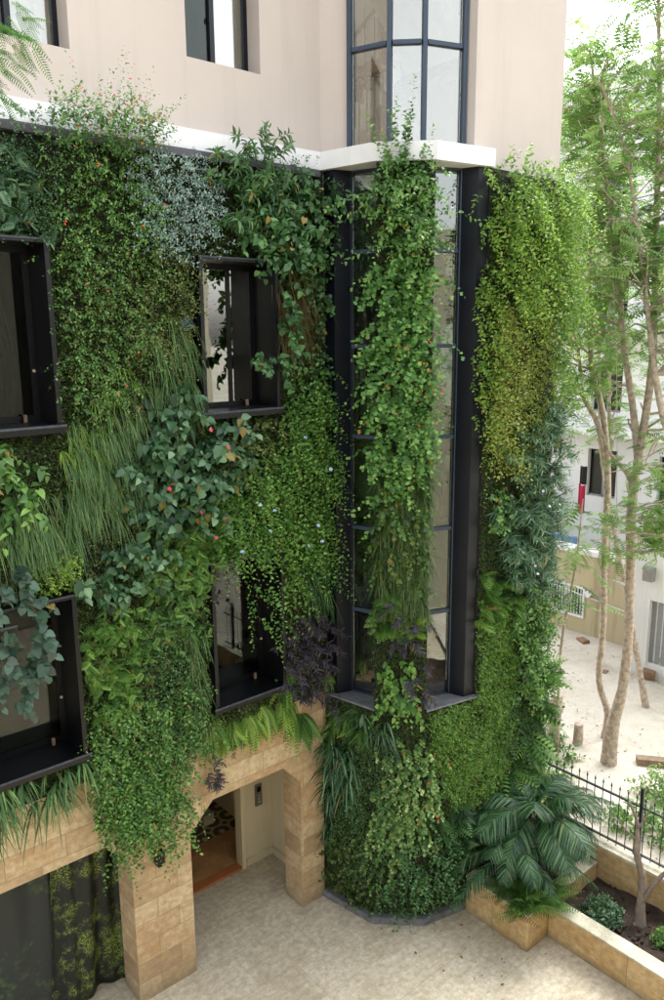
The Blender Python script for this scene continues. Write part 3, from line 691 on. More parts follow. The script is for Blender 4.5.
# ------------------------------------------------------------------ plants of the green wall
SP = {   # growth habits
 'airy':   dict(k='grow', dens=420, L=.26, up=.5, droop=.5, nl=9, leaf='diamond', size=.042, wid=.55, spread=.8, noise=.14),
 'tiny':   dict(k='grow', dens=620, L=.17, up=.3, droop=.7, nl=8, leaf='diamond', size=.030, wid=.7, spread=.7, noise=.10),
 'mat':    dict(k='grow', dens=1500, L=.06, up=.3, droop=.5, nl=5, leaf='diamond', size=.024, wid=.8, spread=1, noise=.03),
 'bushy':  dict(k='grow', dens=300, L=.24, up=.35, droop=.7, nl=9, leaf='leaf6', size=.072, wid=.7, spread=.7, noise=.14),
 'cascade':dict(k='grow', dens=240, L=.38, up=.2, droop=1.1, nl=13, leaf='leaf6', size=.056, wid=.7, spread=.6, noise=.16, fwd=.35, side=.9),
 'broad':  dict(k='grow', dens=75, L=.30, up=.35, droop=.6, nl=8, leaf='leaf6', size=.15, wid=.78, spread=.6, noise=.12, lz=-.45, nup=.55, fwd=.35),
 'heart':  dict(k='grow', dens=120, L=.30, up=.2, droop=.8, nl=8, leaf='heart', size=.095, wid=.85, spread=.7, noise=.16, lz=-.25, nup=.7),
 'ivy':    dict(k='grow', dens=210, L=.26, up=.1, droop=.9, nl=9, leaf='ivy', size=.07, wid=1.0, spread=.7, noise=.10, lz=-.2),
 'whorl':  dict(k='grow', dens=95, L=.30, up=.6, droop=.4, nl=12, leaf='leaf6', size=.15, wid=.3, spread=.6, noise=.14, t0=.55, fwd=.45, side=.9),
 'willow': dict(k='grow', dens=90, L=.30, up=.55, droop=.5, nl=18, leaf='blade', size=.16, wid=.13, spread=.7, noise=.16, t0=.3, fwd=.55, side=.75, lz=-.1),
 'strap':  dict(k='blades', dens=42, L=.42, up=.6, droop=.9, w=.026, per=9, noise=.08),
 'grass':  dict(k='blades', dens=130, L=.27, up=.5, droop=1.5, w=.008, per=12, spread=.35, noise=.05),
 'reed':   dict(k='blades', dens=150, L=.2, up=.1, droop=1.3, w=.009, per=10, spread=.5, noise=.04),
 'fern':   dict(k='fern', dens=36, L=.34, per=7, tpl='fernflat', wid=1., up=.4, noise=.08),
 'sword':  dict(k='fern', dens=42, L=.42, per=6, tpl='fern', wid=1., up=.3, noise=.06, down=.35),
 'lace':   dict(k='grow', dens=230, L=.2, up=.4, droop=.8, nl=5, leaf='fernflat', size=.13, wid=1., spread=.7, noise=.10, taper=.1),
 'round':  dict(k='grow', dens=210, L=.16, up=.4, droop=.4, nl=6, leaf='heart', size=.055, wid=1.05, spread=.9, noise=.08, nup=.6),
}
def sow(lb, sp, poly, segs=None, over=False, off=0., tone=0., zmin=None, edge=.12, **kw):
    q = dict(SP[sp]); q.update(kw); k = q.pop('k'); dens = q.pop('dens'); noise = q.pop('noise')
    P, N = field(poly, dens, segs, over, off, noise, edge)
    if zmin: k_ = P[:, 2] > zmin; P, N = P[k_], N[k_]
    if k == 'grow': grow(lb, P, N, **q)
    elif k == 'blades': blades(lb, P, N, tone=tone, **q)
    else: rosette(lb, P, N, q['L'], q['per'], q['tpl'], q['up'], q.get('down', .15), q['wid'])
def rosette(lb, P, N, Lr, per, tpl, up=.4, down=.15, wid=1.):
    if len(P) == 0: return
    P = np.repeat(P, per, 0); N = np.repeat(N, per, 0); n = len(P)
    T = _norm(np.cross(np.broadcast_to(UP, N.shape), N))
    D = N*RNG.uniform(.3, .9, (n, 1))+T*RNG.normal(0, .55, (n, 1))+UP*(up*RNG.uniform(-.6, 1, (n, 1))-down)
    lb.add(tpl, P, D, UP*.8+N*.6+T*RNG.normal(0, .25, (n, 1)), Lr*RNG.uniform(.6, 1.15, n), wid, RNG.uniform(0, 1, n))
def plant(name, label, cat, mat, parts, group=None, flowers=None):
    """parts: list of (habit, polygon, extra)"""
    lb = LB()
    for sp, poly, kw in parts: sow(lb, sp, poly, **kw)
    V = np.concatenate(lb.v); org = ((V[:, 0].min()+V[:, 0].max())/2, (V[:, 1].min()+V[:, 1].max())/2, V[:, 2].min())
    if not flowers: return tag(lb.build(name, LM[mat], None, org), label, cat, group)
    t = thing(name, label, cat, org, group); lb.build('foliage', LM[mat], t)
    fm, r, n = flowers
    idx = RNG.choice(len(V), n*12, replace=False); c = V[idx]; c = c[np.argsort(c[:, 1]+.6*RNG.uniform(size=len(c))*.3)][:n]
    base = None
    for q in c:
        if base is None:
            f = MB()
            for k in range(5):
                a = k*1.256; f.hull([(0, 0, 0), (r*math.cos(a-.5), r*math.sin(a-.5), r*.4), (r*1.4*math.cos(a), r*1.4*math.sin(a), r*.2), (r*math.cos(a+.5), r*math.sin(a+.5), r*.4)], [(0, 1, 2, 3)])
            base = f.build('flower', fm, None, (0, 0, 0)); o = base
        else: o = link(base.copy())
        o.parent = t; o.location = Vector(q)-ORG[t]+Vector((0, -.03, .01)); o.rotation_euler = (random.uniform(.5, 1.4), 0, random.uniform(-.8, .5))
    return t
E_ = {}
# the ground layer of moss and creepers that covers the felt everywhere
lb = LB()
for poly in ([(-60, 150), (322, 172), (326, 760), (315, 745), (200, 790), (-60, 860)],):
    sow(lb, 'mat', poly, segs=(0,), dens=2400, zmin=3.06, size=.03)
for seg, z1, segno in ((1, 2.95, 1), (2, 9.25, 2), (3, 2.95, 3), (4, 9.25, 4), (5, 9.25, 5), (6, 9.25, 6)):
    a, d, l, s0, n = SEG[seg]; l = min(l, 1.2); k = int(l*(z1-.12)*1900)
    P, N = wall_pt(RNG.uniform(s0, s0+l, k), RNG.uniform(.12, z1, k)); grow(lb, P, N, L=.06, up=.3, droop=.5, nl=5, size=.024, wid=.8, spread=1)
tag(lb.build('moss', LM['moss']), 'thin mat of moss and creeping leaves over the wall felt', 'moss', kind='stuff')
lb = LB()
for poly, sp, d in (([(60, 250), (215, 250), (215, 420), (60, 420)], 'tiny', 260), ([(60, 420), (330, 420), (330, 700), (80, 760)], 'tiny', 200)):
    sow(lb, sp, poly, segs=(0,), dens=d, zmin=3.2)
tag(lb.build('ground_cover', LM['olive']), 'olive creeping ground cover filling gaps between the wall plants', 'ground cover', kind='stuff')

PL = [
 ('feathery_shrub', 'dark feathery shrub above the upper left window', 'shrub', 'blue', [('tiny', [(-20, 118), (44, 128), (52, 185), (44, 240), (-20, 243)], dict(dens=700)), ('lace', [(-20, 150), (40, 150), (40, 235), (-20, 235)], dict(dens=110)), ('tiny', [(-20, 116), (44, 124), (44, 136), (-20, 130)], dict(dens=700, off=.12, up=1.2, L=.34, nl=12, size=.04))], None, None),
 ('flowering_shrub', 'airy light green shrub dotted with orange-red flowers, beside the upper left window', 'shrub', 'mid', [('airy', [(36, 125), (150, 150), (158, 250), (142, 360), (112, 420), (66, 425), (58, 330), (46, 240), (52, 180)], dict(dens=430)), ('airy', [(40, 122), (100, 130), (150, 145), (140, 165), (45, 145)], dict(dens=1000, L=.46, up=1.4, droop=.2, nl=15, noise=.16, off=.12, size=.05)), ('airy', [(100, 135), (135, 140), (132, 150), (100, 145)], dict(dens=260, L=.7, up=2.2, droop=.05, nl=16))], None, (M['flower'], .009, 50)),
 ('silver_shrub', 'silver-grey leaved shrub in the upper middle of the green wall', 'shrub', 'silver', [('airy', [(140, 152), (203, 162), (214, 200), (206, 240), (172, 262), (146, 245), (132, 195)], dict(dens=720, size=.046, wid=.45))], None, None),
 ('tangled_creeper', 'dull grey-green tangled creeper hanging below the silver shrub', 'creeper', 'olive', [('airy', [(118, 250), (206, 250), (206, 300), (196, 345), (150, 360), (118, 340)], dict(dens=330, droop=.9)), ], None, None),
 ('umbrella_shrub', 'dark shrub with whorls of long glossy leaves by the ledge, left of the big-leaved vine', 'shrub', 'dark', [('whorl', [(205, 175), (240, 160), (275, 170), (280, 215), (262, 250), (212, 240)], dict(dens=150)), ('whorl', [(215, 160), (268, 160), (274, 180), (215, 180)], dict(dens=170, up=1.4, L=.5, off=.08))], None, None),
 ('big_leaved_vine', 'vine with large heart-shaped leaves trailing over the right upper window', 'vine', 'dark', [('heart', [(262, 165), (318, 175), (332, 210), (326, 250), (290, 262), (262, 240), (250, 210)], dict(dens=170)), ('heart', [(236, 205), (262, 205), (272, 262), (255, 268), (238, 235)], dict(dens=120, over=True, off=.18)), ('heart', [(255, 262), (272, 262), (280, 330), (278, 380), (262, 384), (258, 330)], dict(dens=75, over=True, off=.22, L=.2)), ('heart', [(232, 345), (262, 350), (262, 380), (236, 368)], dict(dens=55, over=True, off=.22, L=.16)), ('airy', [(262, 160), (318, 172), (318, 180), (262, 175)], dict(dens=240, up=1.4, L=.3))], None, None),
 ('small_creeper', 'dark small-leaved creeper beside the left jamb of the stair bay', 'creeper', 'dark', [('round', [(296, 285), (326, 262), (328, 420), (318, 470), (300, 400)], dict(dens=260)), ('ivy', [(300, 250), (326, 250), (328, 340), (306, 330)], dict(dens=120))], None, None),
 ('dry_grass', 'brown dried grass tuft right of the upper middle window', 'grass tuft', 'brown', [('reed', [(274, 262), (302, 262), (306, 335), (282, 340)], dict(dens=150, L=.32))], None, None),
 ('hanging_grass', 'long fine grass tuft left of the upper middle window', 'grass tuft', 'grass', [('grass', [(150, 320), (204, 320), (204, 412), (168, 420), (140, 372)], dict())], 'fine grass tufts on the green wall', None),
 ('hanging_grass', 'broad sweep of fine grass below the flowering shrub, under the upper windows', 'grass tuft', 'grass', [('grass', [(92, 405), (135, 395), (150, 440), (120, 520), (62, 500), (58, 440)], dict())], 'fine grass tufts on the green wall', None),
 ('hanging_grass', 'fine grass tuft above the lower left window', 'grass tuft', 'grass', [('grass', [(-20, 500), (70, 490), (80, 545), (40, 560), (-20, 570)], dict(dens=150))], 'fine grass tufts on the green wall', None),
 ('bright_moss', 'yellow-green feathery moss patch under the right end of the upper left window', 'moss', 'lime', [('grass', [(58, 430), (100, 425), (95, 478), (66, 480)], dict(L=.16, dens=260, droop=1.2)), ], None, None),
 ('bright_moss', 'small yellow-green feathery moss patch below the left upper windows, left of the broad red-flowered shrub', 'moss', 'lime', [('grass', [(98, 370), (128, 365), (118, 402), (96, 408)], dict(L=.2, dens=240, droop=1.2))], None, None),
 ('broad_leaved_shrub', 'large shrub with broad pointed dark leaves and red bracts in the middle of the wall', 'shrub', 'blue', [('broad', [(118, 445), (150, 405), (178, 392), (232, 410), (238, 440), (222, 470), (226, 500), (196, 535), (168, 520), (132, 510), (108, 480)], dict(dens=105))], None, (M['pinkflower'], .018, 6)),
 ('broad_leaved_shrub', 'smaller broad dark-leaved shrub just above right of the lower left window', 'shrub', 'blue', [('broad', [(96, 545), (132, 528), (155, 548), (140, 590), (112, 602), (84, 585)], dict(dens=95))], None, None),
 ('glossy_shrub', 'glossy green shrub below the upper left window at the photo edge', 'shrub', 'mid', [('heart', [(-25, 440), (20, 440), (34, 470), (28, 500), (-25, 515)], dict(dens=100, size=.12, wid=.6))], None, None),
 ('begonia', 'large crinkled grey-green leaves hanging in front of the lower left window', 'begonia', 'dusk', [('heart', [(-25, 575), (25, 570), (38, 590), (34, 680), (-25, 690)], dict(dens=60, over=True, off=.2, size=.115, L=.22, wid=.95))], None, None),
 ('sedum', 'mounded lime-green sedum above the lower left window', 'sedum', 'lime', [('mat', [(28, 548), (64, 545), (72, 580), (58, 596), (24, 588)], dict(dens=2400, noise=.14, size=.03))], None, None),
 ('jasmine', 'big bright green small-leaved climber right of centre, spilling over the lower middle window', 'climber', 'bright', [('cascade', [(284, 400), (328, 408), (332, 500), (322, 560), (290, 590), (232, 590), (214, 560), (218, 500), (250, 452), (268, 430)], dict(dens=300)), ('cascade', [(226, 585), (268, 585), (272, 628), (240, 612)], dict(dens=130, over=True, off=.2)), ('cascade', [(290, 360), (330, 372), (330, 420), (285, 412)], dict(dens=230))], None, (simple('pale_blue_petal', '#b9c6e8', .6), .018, 9)),
 ('leafy_shrub', 'dusky leafy shrub under the sill of the upper middle window', 'shrub', 'olive', [('bushy', [(212, 425), (275, 418), (272, 448), (240, 465), (218, 460)], dict(dens=150))], None, None),
 ('lacy_fern', 'bright lacy fern left of the bright climber', 'fern', 'bright', [('lace', [(196, 490), (226, 480), (222, 560), (214, 592), (180, 580), (170, 545), (190, 530)], dict(dens=250))], None, None),
 ('lacy_fern', 'mid-green lacy fern between the two broad-leaved shrubs and the lower windows', 'fern', 'mid', [('lace', [(130, 530), (182, 530), (190, 600), (200, 640), (140, 620)], dict(dens=190))], None, None),
 ('spikemoss', 'bright green fronded patch beside the right edge of the lower left window', 'fern', 'bright', [('lace', [(84, 610), (124, 604), (142, 640), (132, 700), (100, 712), (84, 690)], dict(dens=330, size=.11))], None, None),
 ('mossy_grass', 'mossy fine grass strip along the left edge of the lower middle window', 'grass', 'grass', [('reed', [(186, 620), (208, 612), (209, 720), (200, 740), (188, 700)], dict(L=.22))], None, None),
 ('dense_creeper', 'dark dense small-leaved creeper between the two lower windows', 'creeper', 'dark', [('tiny', [(140, 612), (186, 620), (196, 700), (204, 755), (170, 765), (140, 700)], dict(dens=560, size=.04))], None, None),
 ('hanging_ivy', 'glossy ivy mass spilling down onto the left stone pillar', 'ivy', 'mid', [('bushy', [(84, 705), (140, 700), (165, 745), (176, 790), (150, 800), (96, 795), (82, 745)], dict(dens=560, size=.055)), ('cascade', [(92, 770), (178, 762), (170, 805), (156, 836), (140, 824), (118, 846), (100, 820)], dict(dens=760, segs=(0,), L=.26, noise=.2, size=.055)), ('bushy', [(150, 690), (205, 700), (196, 745), (172, 765), (150, 740)], dict(dens=420, segs=(0,), size=.05))], None, None),
 ('sedge', 'drooping strap-leaved sedge under the sill of the lower left window', 'sedge', 'grass', [('strap', [(-25, 778), (70, 770), (86, 782), (60, 800), (-25, 812)], dict(dens=110, L=.36, w=.022, segs=(0,), droop=1.2, up=.5))], None, None),
 ('purple_spiderwort', 'purple trailing spiderwort beside the lower middle window', 'spiderwort', 'purple', [('willow', [(282, 612), (322, 605), (330, 650), (318, 700), (284, 690), (278, 640)], dict(dens=130, size=.11, wid=.2))], None, None),
 ('purple_spiderwort', 'longer purple spiderwort strand hanging over the stone lintel above the doorway', 'spiderwort', 'purple', [('willow', [(207, 745), (213, 745), (215, 785), (209, 785)], dict(dens=400, size=.09, wid=.22, segs=(0,), L=.16, nl=9, noise=.02, edge=.02))], None, None),
 ('purple_spiderwort', 'short purple spiderwort tip over the lintel, right of the longer strand', 'spiderwort', 'purple', [('willow', [(230, 738), (236, 738), (236, 752), (230, 752)], dict(dens=400, size=.08, wid=.22, segs=(0,), L=.12, nl=8, noise=.02, edge=.02))], None, None),
 ('lilyturf', 'dark green lilyturf tuft right of the lower middle window, above the purple spiderwort', 'grass tuft', 'dark', [('grass', [(290, 560), (326, 545), (328, 600), (296, 610)], dict(w=.016, per=8, dens=110))], None, None),
 ('rambling_creeper', 'dark rambling creeper at the right end of the facade above the lilyturf', 'creeper', 'moss', [('tiny', [(292, 470), (328, 470), (328, 560), (300, 560)], dict(dens=380))], None, None),
 # the tower
 ('climbing_shrub', 'leafy shrub filling the top of the planted column between the stair windows', 'shrub', 'mid', [('bushy', [(384, 165), (434, 165), (436, 262), (382, 262)], dict(dens=400, segs=(2,), L=.34, spread=1.0, noise=.2)), ('bushy', [(388, 172), (408, 172), (408, 185), (388, 185)], dict(dens=480, segs=(2,), L=.85, up=2.0, droop=.06, nl=26, out=.6)), ('bushy', [(408, 172), (432, 172), (432, 185), (408, 185)], dict(dens=330, segs=(2,), L=.5, up=1.8, droop=.1, nl=14)), ('bushy', [(378, 200), (384, 200), (384, 270), (378, 270)], dict(dens=900, segs=(2,), L=.6, spread=2.4, nl=14, noise=.25, droop=.4, out=.5)), ('bushy', [(428, 205), (436, 205), (436, 262), (428, 262)], dict(dens=700, segs=(2,), L=.5, spread=2.4, nl=14, noise=.25, droop=.4, out=.5))], None, None),
 ('climbing_vine', 'lighter leafy vine covering the middle of the planted column between the stair windows', 'vine', 'vine', [('ivy', [(380, 262), (434, 262), (436, 380), (432, 465), (392, 480), (380, 400)], dict(dens=420, segs=(2,), noise=.18)), ('ivy', [(378, 262), (388, 262), (388, 470), (382, 540), (378, 480)], dict(dens=520, segs=(2,), spread=2.2, L=.36, droop=.6, noise=.25)), ('ivy', [(428, 262), (437, 262), (435, 470), (428, 470)], dict(dens=520, segs=(2,), spread=2.2, L=.34, droop=.6, noise=.25)), ('airy', [(412, 350), (436, 350), (436, 465), (412, 460)], dict(dens=330, segs=(2,), spread=1.1, L=.3))], None, (M['flower'], .012, 16)),
 ('hanging_reed', 'thick thatch of hanging dark grass on the column between the stair windows', 'grass', 'thatch', [('reed', [(382, 468), (434, 455), (432, 615), (380, 612)], dict(dens=480, segs=(2,), L=.18, w=.012, droop=1.1, spread=.7)), ('ivy', [(384, 470), (432, 470), (430, 600), (388, 600)], dict(dens=70, segs=(2,), noise=.1))], None, None),
 ('purple_spiderwort', 'purple spiderwort on the lower part of the column between the stair windows', 'spiderwort', 'purple', [('willow', [(380, 602), (430, 604), (430, 690), (412, 700), (410, 650), (380, 650)], dict(dens=95, segs=(2,), size=.11, wid=.2))], None, None),
 ('lime_fern', 'small lime-green fern at the right edge of the column near the tower ledge', 'fern', 'lime', [('fern', [(412, 612), (430, 612), (430, 632), (414, 632)], dict(dens=220, segs=(2,), L=.2))], None, None),
 ('lime_fern', 'small mid-column lime fern above the young broad-leaved plant', 'fern', 'bright', [('fern', [(384, 590), (408, 592), (408, 625), (384, 640)], dict(dens=160, segs=(2,), L=.22))], None, None),
 ('young_shrub', 'fresh green broad-leaved plant at the foot of the column between the two ledges', 'shrub', 'bright', [('heart', [(380, 655), (412, 665), (416, 705), (384, 708)], dict(dens=210, segs=(2,), size=.085, wid=.75))], None, None),
 ('drooping_fern', 'bright drooping sword fern under the left tower ledge', 'fern', 'bright', [('sword', [(334, 706), (362, 712), (360, 735), (338, 728)], dict(dens=90, segs=(1, 2), L=.26))], None, None),
 ('strap_leaved_plant', 'dark strap-leaved plant overhanging the right stone pillar', 'plant', 'blue', [('strap', [(326, 725), (352, 742), (352, 790), (326, 790)], dict(dens=150, segs=(1,), spread=.9, L=.34)), ('strap', [(324, 800), (332, 800), (332, 830), (324, 830)], dict(dens=120, segs=(1,), L=.28, per=5, w=.016))], None, None),
 ('strap_leaved_plant', 'smaller dark strap-leaved plant centred below the ledges of the stair bay', 'plant', 'blue', [('strap', [(366, 712), (392, 716), (390, 745), (366, 742)], dict(dens=90, segs=(1, 2), spread=.9, L=.32))], None, None),
 ('dark_creeper', 'dark fine-leaved creeper on the left half of the tower foot', 'creeper', 'dark', [('tiny', [(346, 745), (400, 722), (398, 800), (370, 870), (342, 862), (338, 800)], dict(dens=520, segs=(1, 2)))], None, None),
 ('variegated_ivy', 'pale variegated ivy sweeping down the front of the tower foot', 'ivy', 'varieg', [('ivy', [(388, 740), (420, 740), (440, 790), (432, 820), (404, 845), (380, 880), (366, 868), (370, 820), (388, 780)], dict(dens=260, segs=(1, 2, 3), size=.055, L=.14, noise=.04))], None, (M['flower'], .012, 6)),
 ('creeping_fig', 'fine bright green creeping fig mat right of the variegated ivy on the tower', 'creeper', 'fig', [('mat', [(428, 715), (470, 700), (474, 800), (452, 800), (430, 745)], dict(dens=3400, segs=(2, 3), size=.032, noise=.07, L=.08)), ('mat', [(472, 600), (505, 600), (512, 690), (500, 790), (474, 800)], dict(dens=2800, segs=(4,), size=.032, noise=.07, L=.08))], None, None),
 ('round_leaved_plant', 'round-leaved creeper in pockets low on the left of the tower', 'creeper', 'moss', [('round', [(328, 830), (372, 845), (376, 900), (350, 895), (328, 875)], dict(dens=300, segs=(1,)))], None, None),
 ('pointed_creeper', 'deep green pointed-leaved creeper along the foot of the tower', 'creeper', 'dark', [('bushy', [(376, 885), (412, 845), (448, 830), (455, 880), (424, 900), (378, 905)], dict(dens=280, segs=(2, 3), size=.06))], None, None),
 ('shaded_fern', 'dark fern patch on the tower foot beside the palms', 'fern', 'dark', [('fern', [(440, 800), (472, 800), (470, 850), (448, 850)], dict(dens=60, segs=(3,), L=.26))], None, None),
 # the right hand wall
 ('hedge_climber', 'bright dense climber covering the top of the right wall', 'climber', 'sun', [('cascade', [(490, 172), (558, 182), (562, 300), (484, 310)], dict(dens=420, segs=(4,), noise=.26)), ('bushy', [(492, 176), (560, 188), (560, 196), (492, 186)], dict(dens=380, segs=(4,), L=.42, up=1.5, droop=.2, nl=13, noise=.2)), ('cascade', [(480, 185), (494, 185), (490, 310), (478, 310)], dict(dens=900, segs=(4,), noise=.2, spread=1.4, L=.36)), ('cascade', [(478, 175), (491, 175), (486, 440), (472, 440)], dict(dens=300, segs=(3,), over=True, noise=.12, spread=1.2, L=.26))], None, None),
 ('corner_climber', 'dark climber wrapping the far corner at the top of the right wall', 'climber', 'mid', [('cascade', [(552, 190), (562, 190), (556, 440), (540, 440)], dict(dens=330, segs=(4,), noise=.25))], None, None),
 ('twiggy_climber', 'yellow-green twiggy climber in the middle of the right wall', 'climber', 'yellow', [('tiny', [(482, 300), (552, 300), (540, 400), (515, 460), (480, 470)], dict(dens=720, segs=(4,), noise=.16, size=.036)), ('cascade', [(474, 310), (500, 310), (496, 460), (474, 470)], dict(dens=420, segs=(4,), spread=1.2))], None, None),
 ('willow_leaved_shrub', 'large dark shrub with long narrow leaves on the lower right wall', 'shrub', 'blue', [('willow', [(506, 445), (545, 395), (550, 470), (546, 580), (505, 590), (492, 555), (500, 500)], dict(dens=150, segs=(4,)))], None, (simple('white_petal', '#e5dde0', .6), .015, 8)),
 ('narrow_leaved_shrub', 'blue-green narrow-leaved shrub hanging off the far edge of the right wall', 'shrub', 'blue', [], None, None),
 ('small_shrub', 'rounded small-leaved shrub left of the narrow-leaved shrub, by the right jamb', 'shrub', 'mid', [('round', [(476, 490), (500, 488), (502, 535), (478, 540)], dict(dens=260, segs=(4,), noise=.2, L=.22))], None, None),
 ('wall_fern', 'yellow-green fern clump on the right wall just below the narrow-leaved shrub', 'fern', 'bright', [('fern', [(480, 575), (515, 575), (515, 605), (480, 610)], dict(dens=75, segs=(4,), L=.24))], None, None),
 ('leafy_climber', 'mixed mid-green leafy climber low on the right wall above the big ferns', 'climber', 'mid', [('bushy', [(508, 590), (545, 590), (540, 690), (514, 700)], dict(dens=330, segs=(4,), noise=.2))], None, None),
 ('mounded_creeper', 'dark creeper strip between the creeping fig and the leafy climber', 'creeper', 'dark', [('tiny', [(500, 690), (535, 690), (532, 780), (500, 790)], dict(dens=420, segs=(4,)))], None, None),
]
# narrow-leaved shrub on the return of the corner
def corner(name, label, cat, mat, sp, z0, z1, n, bulge, back=.35, **kw):
    lb = LB(); s = RNG.uniform(SEG[5][3]-.08, SEG[6][3]+back, n); z = RNG.uniform(z0, z1, n); P, N = wall_pt(s, z)
    P = P+N*(bulge*RNG.uniform(0, 1, (n, 1))*(.6+.4*np.sin(z*5)[:, None]))
    q = dict(SP[sp]); [q.pop(k) for k in ('k', 'dens', 'noise')]; q.update(kw); grow(lb, P, N, **q)
    return tag(lb.build(name, LM[mat]), label, cat)
corner('corner_climber', 'bulging sunlit climber wrapping the far top corner of the green wall', 'climber', 'sun', 'cascade', 6.6, 9.3, 420, .34)
corner('corner_shrub', 'leafy green shrub low on the far corner of the green wall', 'shrub', 'mid', 'bushy', 2.2, 4.1, 220, .16)
corner('corner_fern', 'loose ferny growth on the foot of the far corner, behind the palms', 'fern', 'mid', 'lace', .8, 2.3, 120, .08)
for name, label, cat, mat, parts, grp, fl in PL:
    if not parts: corner(name, label, cat, mat, 'willow', 3.9, 6.6, 170, .14)
    else: plant(name, label, cat, mat, parts, grp, fl)

def fern_at(name, label, cat, mat, pts, group=None, tpl='fern', L=.4, per=14, up=.35, down=.3, wid=1.):
    for k, (x, y, sg) in enumerate(pts):
        w = to_wall(x, y, sg); P, N = wall_pt([w[0]], w[1]); P = np.repeat(P, 3, 0)+RNG.normal(0, .03, (3, 3)); N = np.repeat(N, 3, 0)
        lb = LB(); rosette(lb, P+N*.03, N, L, per, tpl, up, down, wid)
        tag(lb.build(name, LM[mat]), label[k], cat, group)
pos_ = ['leftmost of five', 'second from left', 'third from left', 'fourth from left', 'rightmost of five']
fern_at('sword_fern', ['sword fern in the row under the lower middle window, '+q for q in pos_], 'fern', 'lime', [(214, 722, (0,)), (230, 720, (0,)), (246, 712, (0,)), (262, 706, (0,)), (280, 700, (0,))], 'sword ferns below the lower middle window', L=.40, per=13, up=.1, down=.8)
fern_at('sword_fern', ['bright sword fern right of the lower middle window, upper of the pair', 'bright sword fern right of the lower middle window, lower of the pair'], 'fern', 'bright', [(286, 668, (0,)), (300, 712, (0,))], 'sword ferns right of the lower middle window', L=.42, per=12, up=.1, down=.6)
fern_at('sword_fern', ['bright sword fern hugging the left jamb of the stair bay near its foot'], 'fern', 'lime', [(322, 668, (0,))], None, L=.34, per=6, up=.1, down=.6)
fern_at('large_fern', ['large fern on the lower right wall, topmost of four by the corner', 'large fern on the lower right wall, second from the top by the corner', 'large fern on the lower right wall, third from the top above the palms', 'large fern on the lower right wall, lowest of four above the palms'], 'fern', 'mid',
        [(536, 665, (4,)), (532, 700, (4,)), (524, 735, (4,)), (510, 768, (4,))], 'large ferns low on the right wall', tpl='fernflat', L=.5, per=7, up=.4, down=.2)
fern_at('variegated_fern', ['pale yellow-tipped fern frond cluster hanging left of the lower middle window, above the lintel'], 'fern', 'lime', [(178, 700, (0,))], None, L=.26, per=4, up=.1, down=.5)
fern_at('pale_leaved_plant', ['pale blue-green pointed leaf cluster left of the upper middle window'], 'plant', 'silver', [(182, 318, (0,))], None, 'willow' if 0 else 'pinnate', L=.2, per=3, up=.1, down=.5, wid=1.1)

# ------------------------------------------------------------------ palms and planter plants
def palm(label, base, h, n, Lf, mat, az0=0, azr=6.283, droop=1., leaflet=.26, el=(.25, 1.1)):
    t = thing('palm', label, 'palm', base)
    b = Vector(base)
    MB().tube([b, b+Vector((.01, 0, h*.5)), b+Vector((0, .01, h))], [.05, .04, .03], 8, lump=.1).build('trunk', M['bark'], t)
    for k in range(n):
        az = az0+azr*(k+random.uniform(-.3, .3))/n; e = random.uniform(*el); l = Lf*random.uniform(.8, 1.1)
        d = Vector((math.cos(az)*math.cos(e), math.sin(az)*math.cos(e), math.sin(e))); c = b+Vector((0, 0, h*random.uniform(.75, 1)))
        pts = [c+d*l*s-Vector((0, 0, 1))*droop*l*.75*s*s for s in np.linspace(0, 1, 12)]
        pts = [p if math.hypot(p.x-7.4, p.y-7.4) > 1.6 else p for p in pts]
        lb = LB(); P = []; D = []; Nn = []; sz = []
        for j in range(60):
            s = .22+.78*j/60; i = min(int(s*11), 10); f = s*11-i; p = pts[i].lerp(pts[i+1], f); tg = (pts[i+1]-pts[i]).normalized(); sd = tg.cross(Vector((0, 0, 1))).normalized(); n_ = sd.cross(tg)
            for sx in (-1, 1):
                dd = tg*.8+sd*sx*.9+n_*.1-Vector((0, 0, .5)); P.append(p); D.append(dd+Vector([random.gauss(0, .1) for _ in range(3)])); Nn.append(n_); sz.append(leaflet*math.sin(math.pi*min(.97, .16+.8*(j/60)))**.6)
        lb.add('blade', np.array([list(p) for p in P]), np.array([list(p) for p in D]), np.array([list(p) for p in Nn]), np.array(sz), .055, RNG.uniform(0, 1, len(P)))
        fr = lb.build('frond', LM[mat], t)
        MB().tube(pts, [.011*(1-.07*i) for i in range(12)], 5).build('rachis', LM['mid'], fr)
    return t
palm('tallest dark feather palm in the stone block planter, with broad arching fronds', (8.15, 5.45, .42), .9, 17, 1.28, 'palm', leaflet=.34, droop=.72, el=(.3, 1.3))
palm('lower feather palm at the tower side of the planter, fronds drooping over its front', (7.72, 5.45, .42), .5, 17, 1.2, 'palm', droop=.9, leaflet=.22)
palm('small feather palm behind, next to the boundary wall', (8.5, 5.6, .42), .7, 9, 1.0, 'palm', droop=.7)
def ball(name, label, cat, mat, c, r, n, h=.8, **kw):
    u = _norm(RNG.normal(size=(n, 3))); u[:, 2] = np.abs(u[:, 2])*h; P = np.array(c)+u*(r*RNG.uniform(.25, .75, (n, 1)))
    lb = LB(); q = dict(L=r*.5, up=.2, droop=.3, nl=8, leaf='leaf6', size=.06, wid=.45); q.update(kw); grow(lb, P, u, **q)
    return tag(lb.build(name, LM[mat], None, (c[0], c[1], c[2]-.02)), label, cat)
lb = LB()
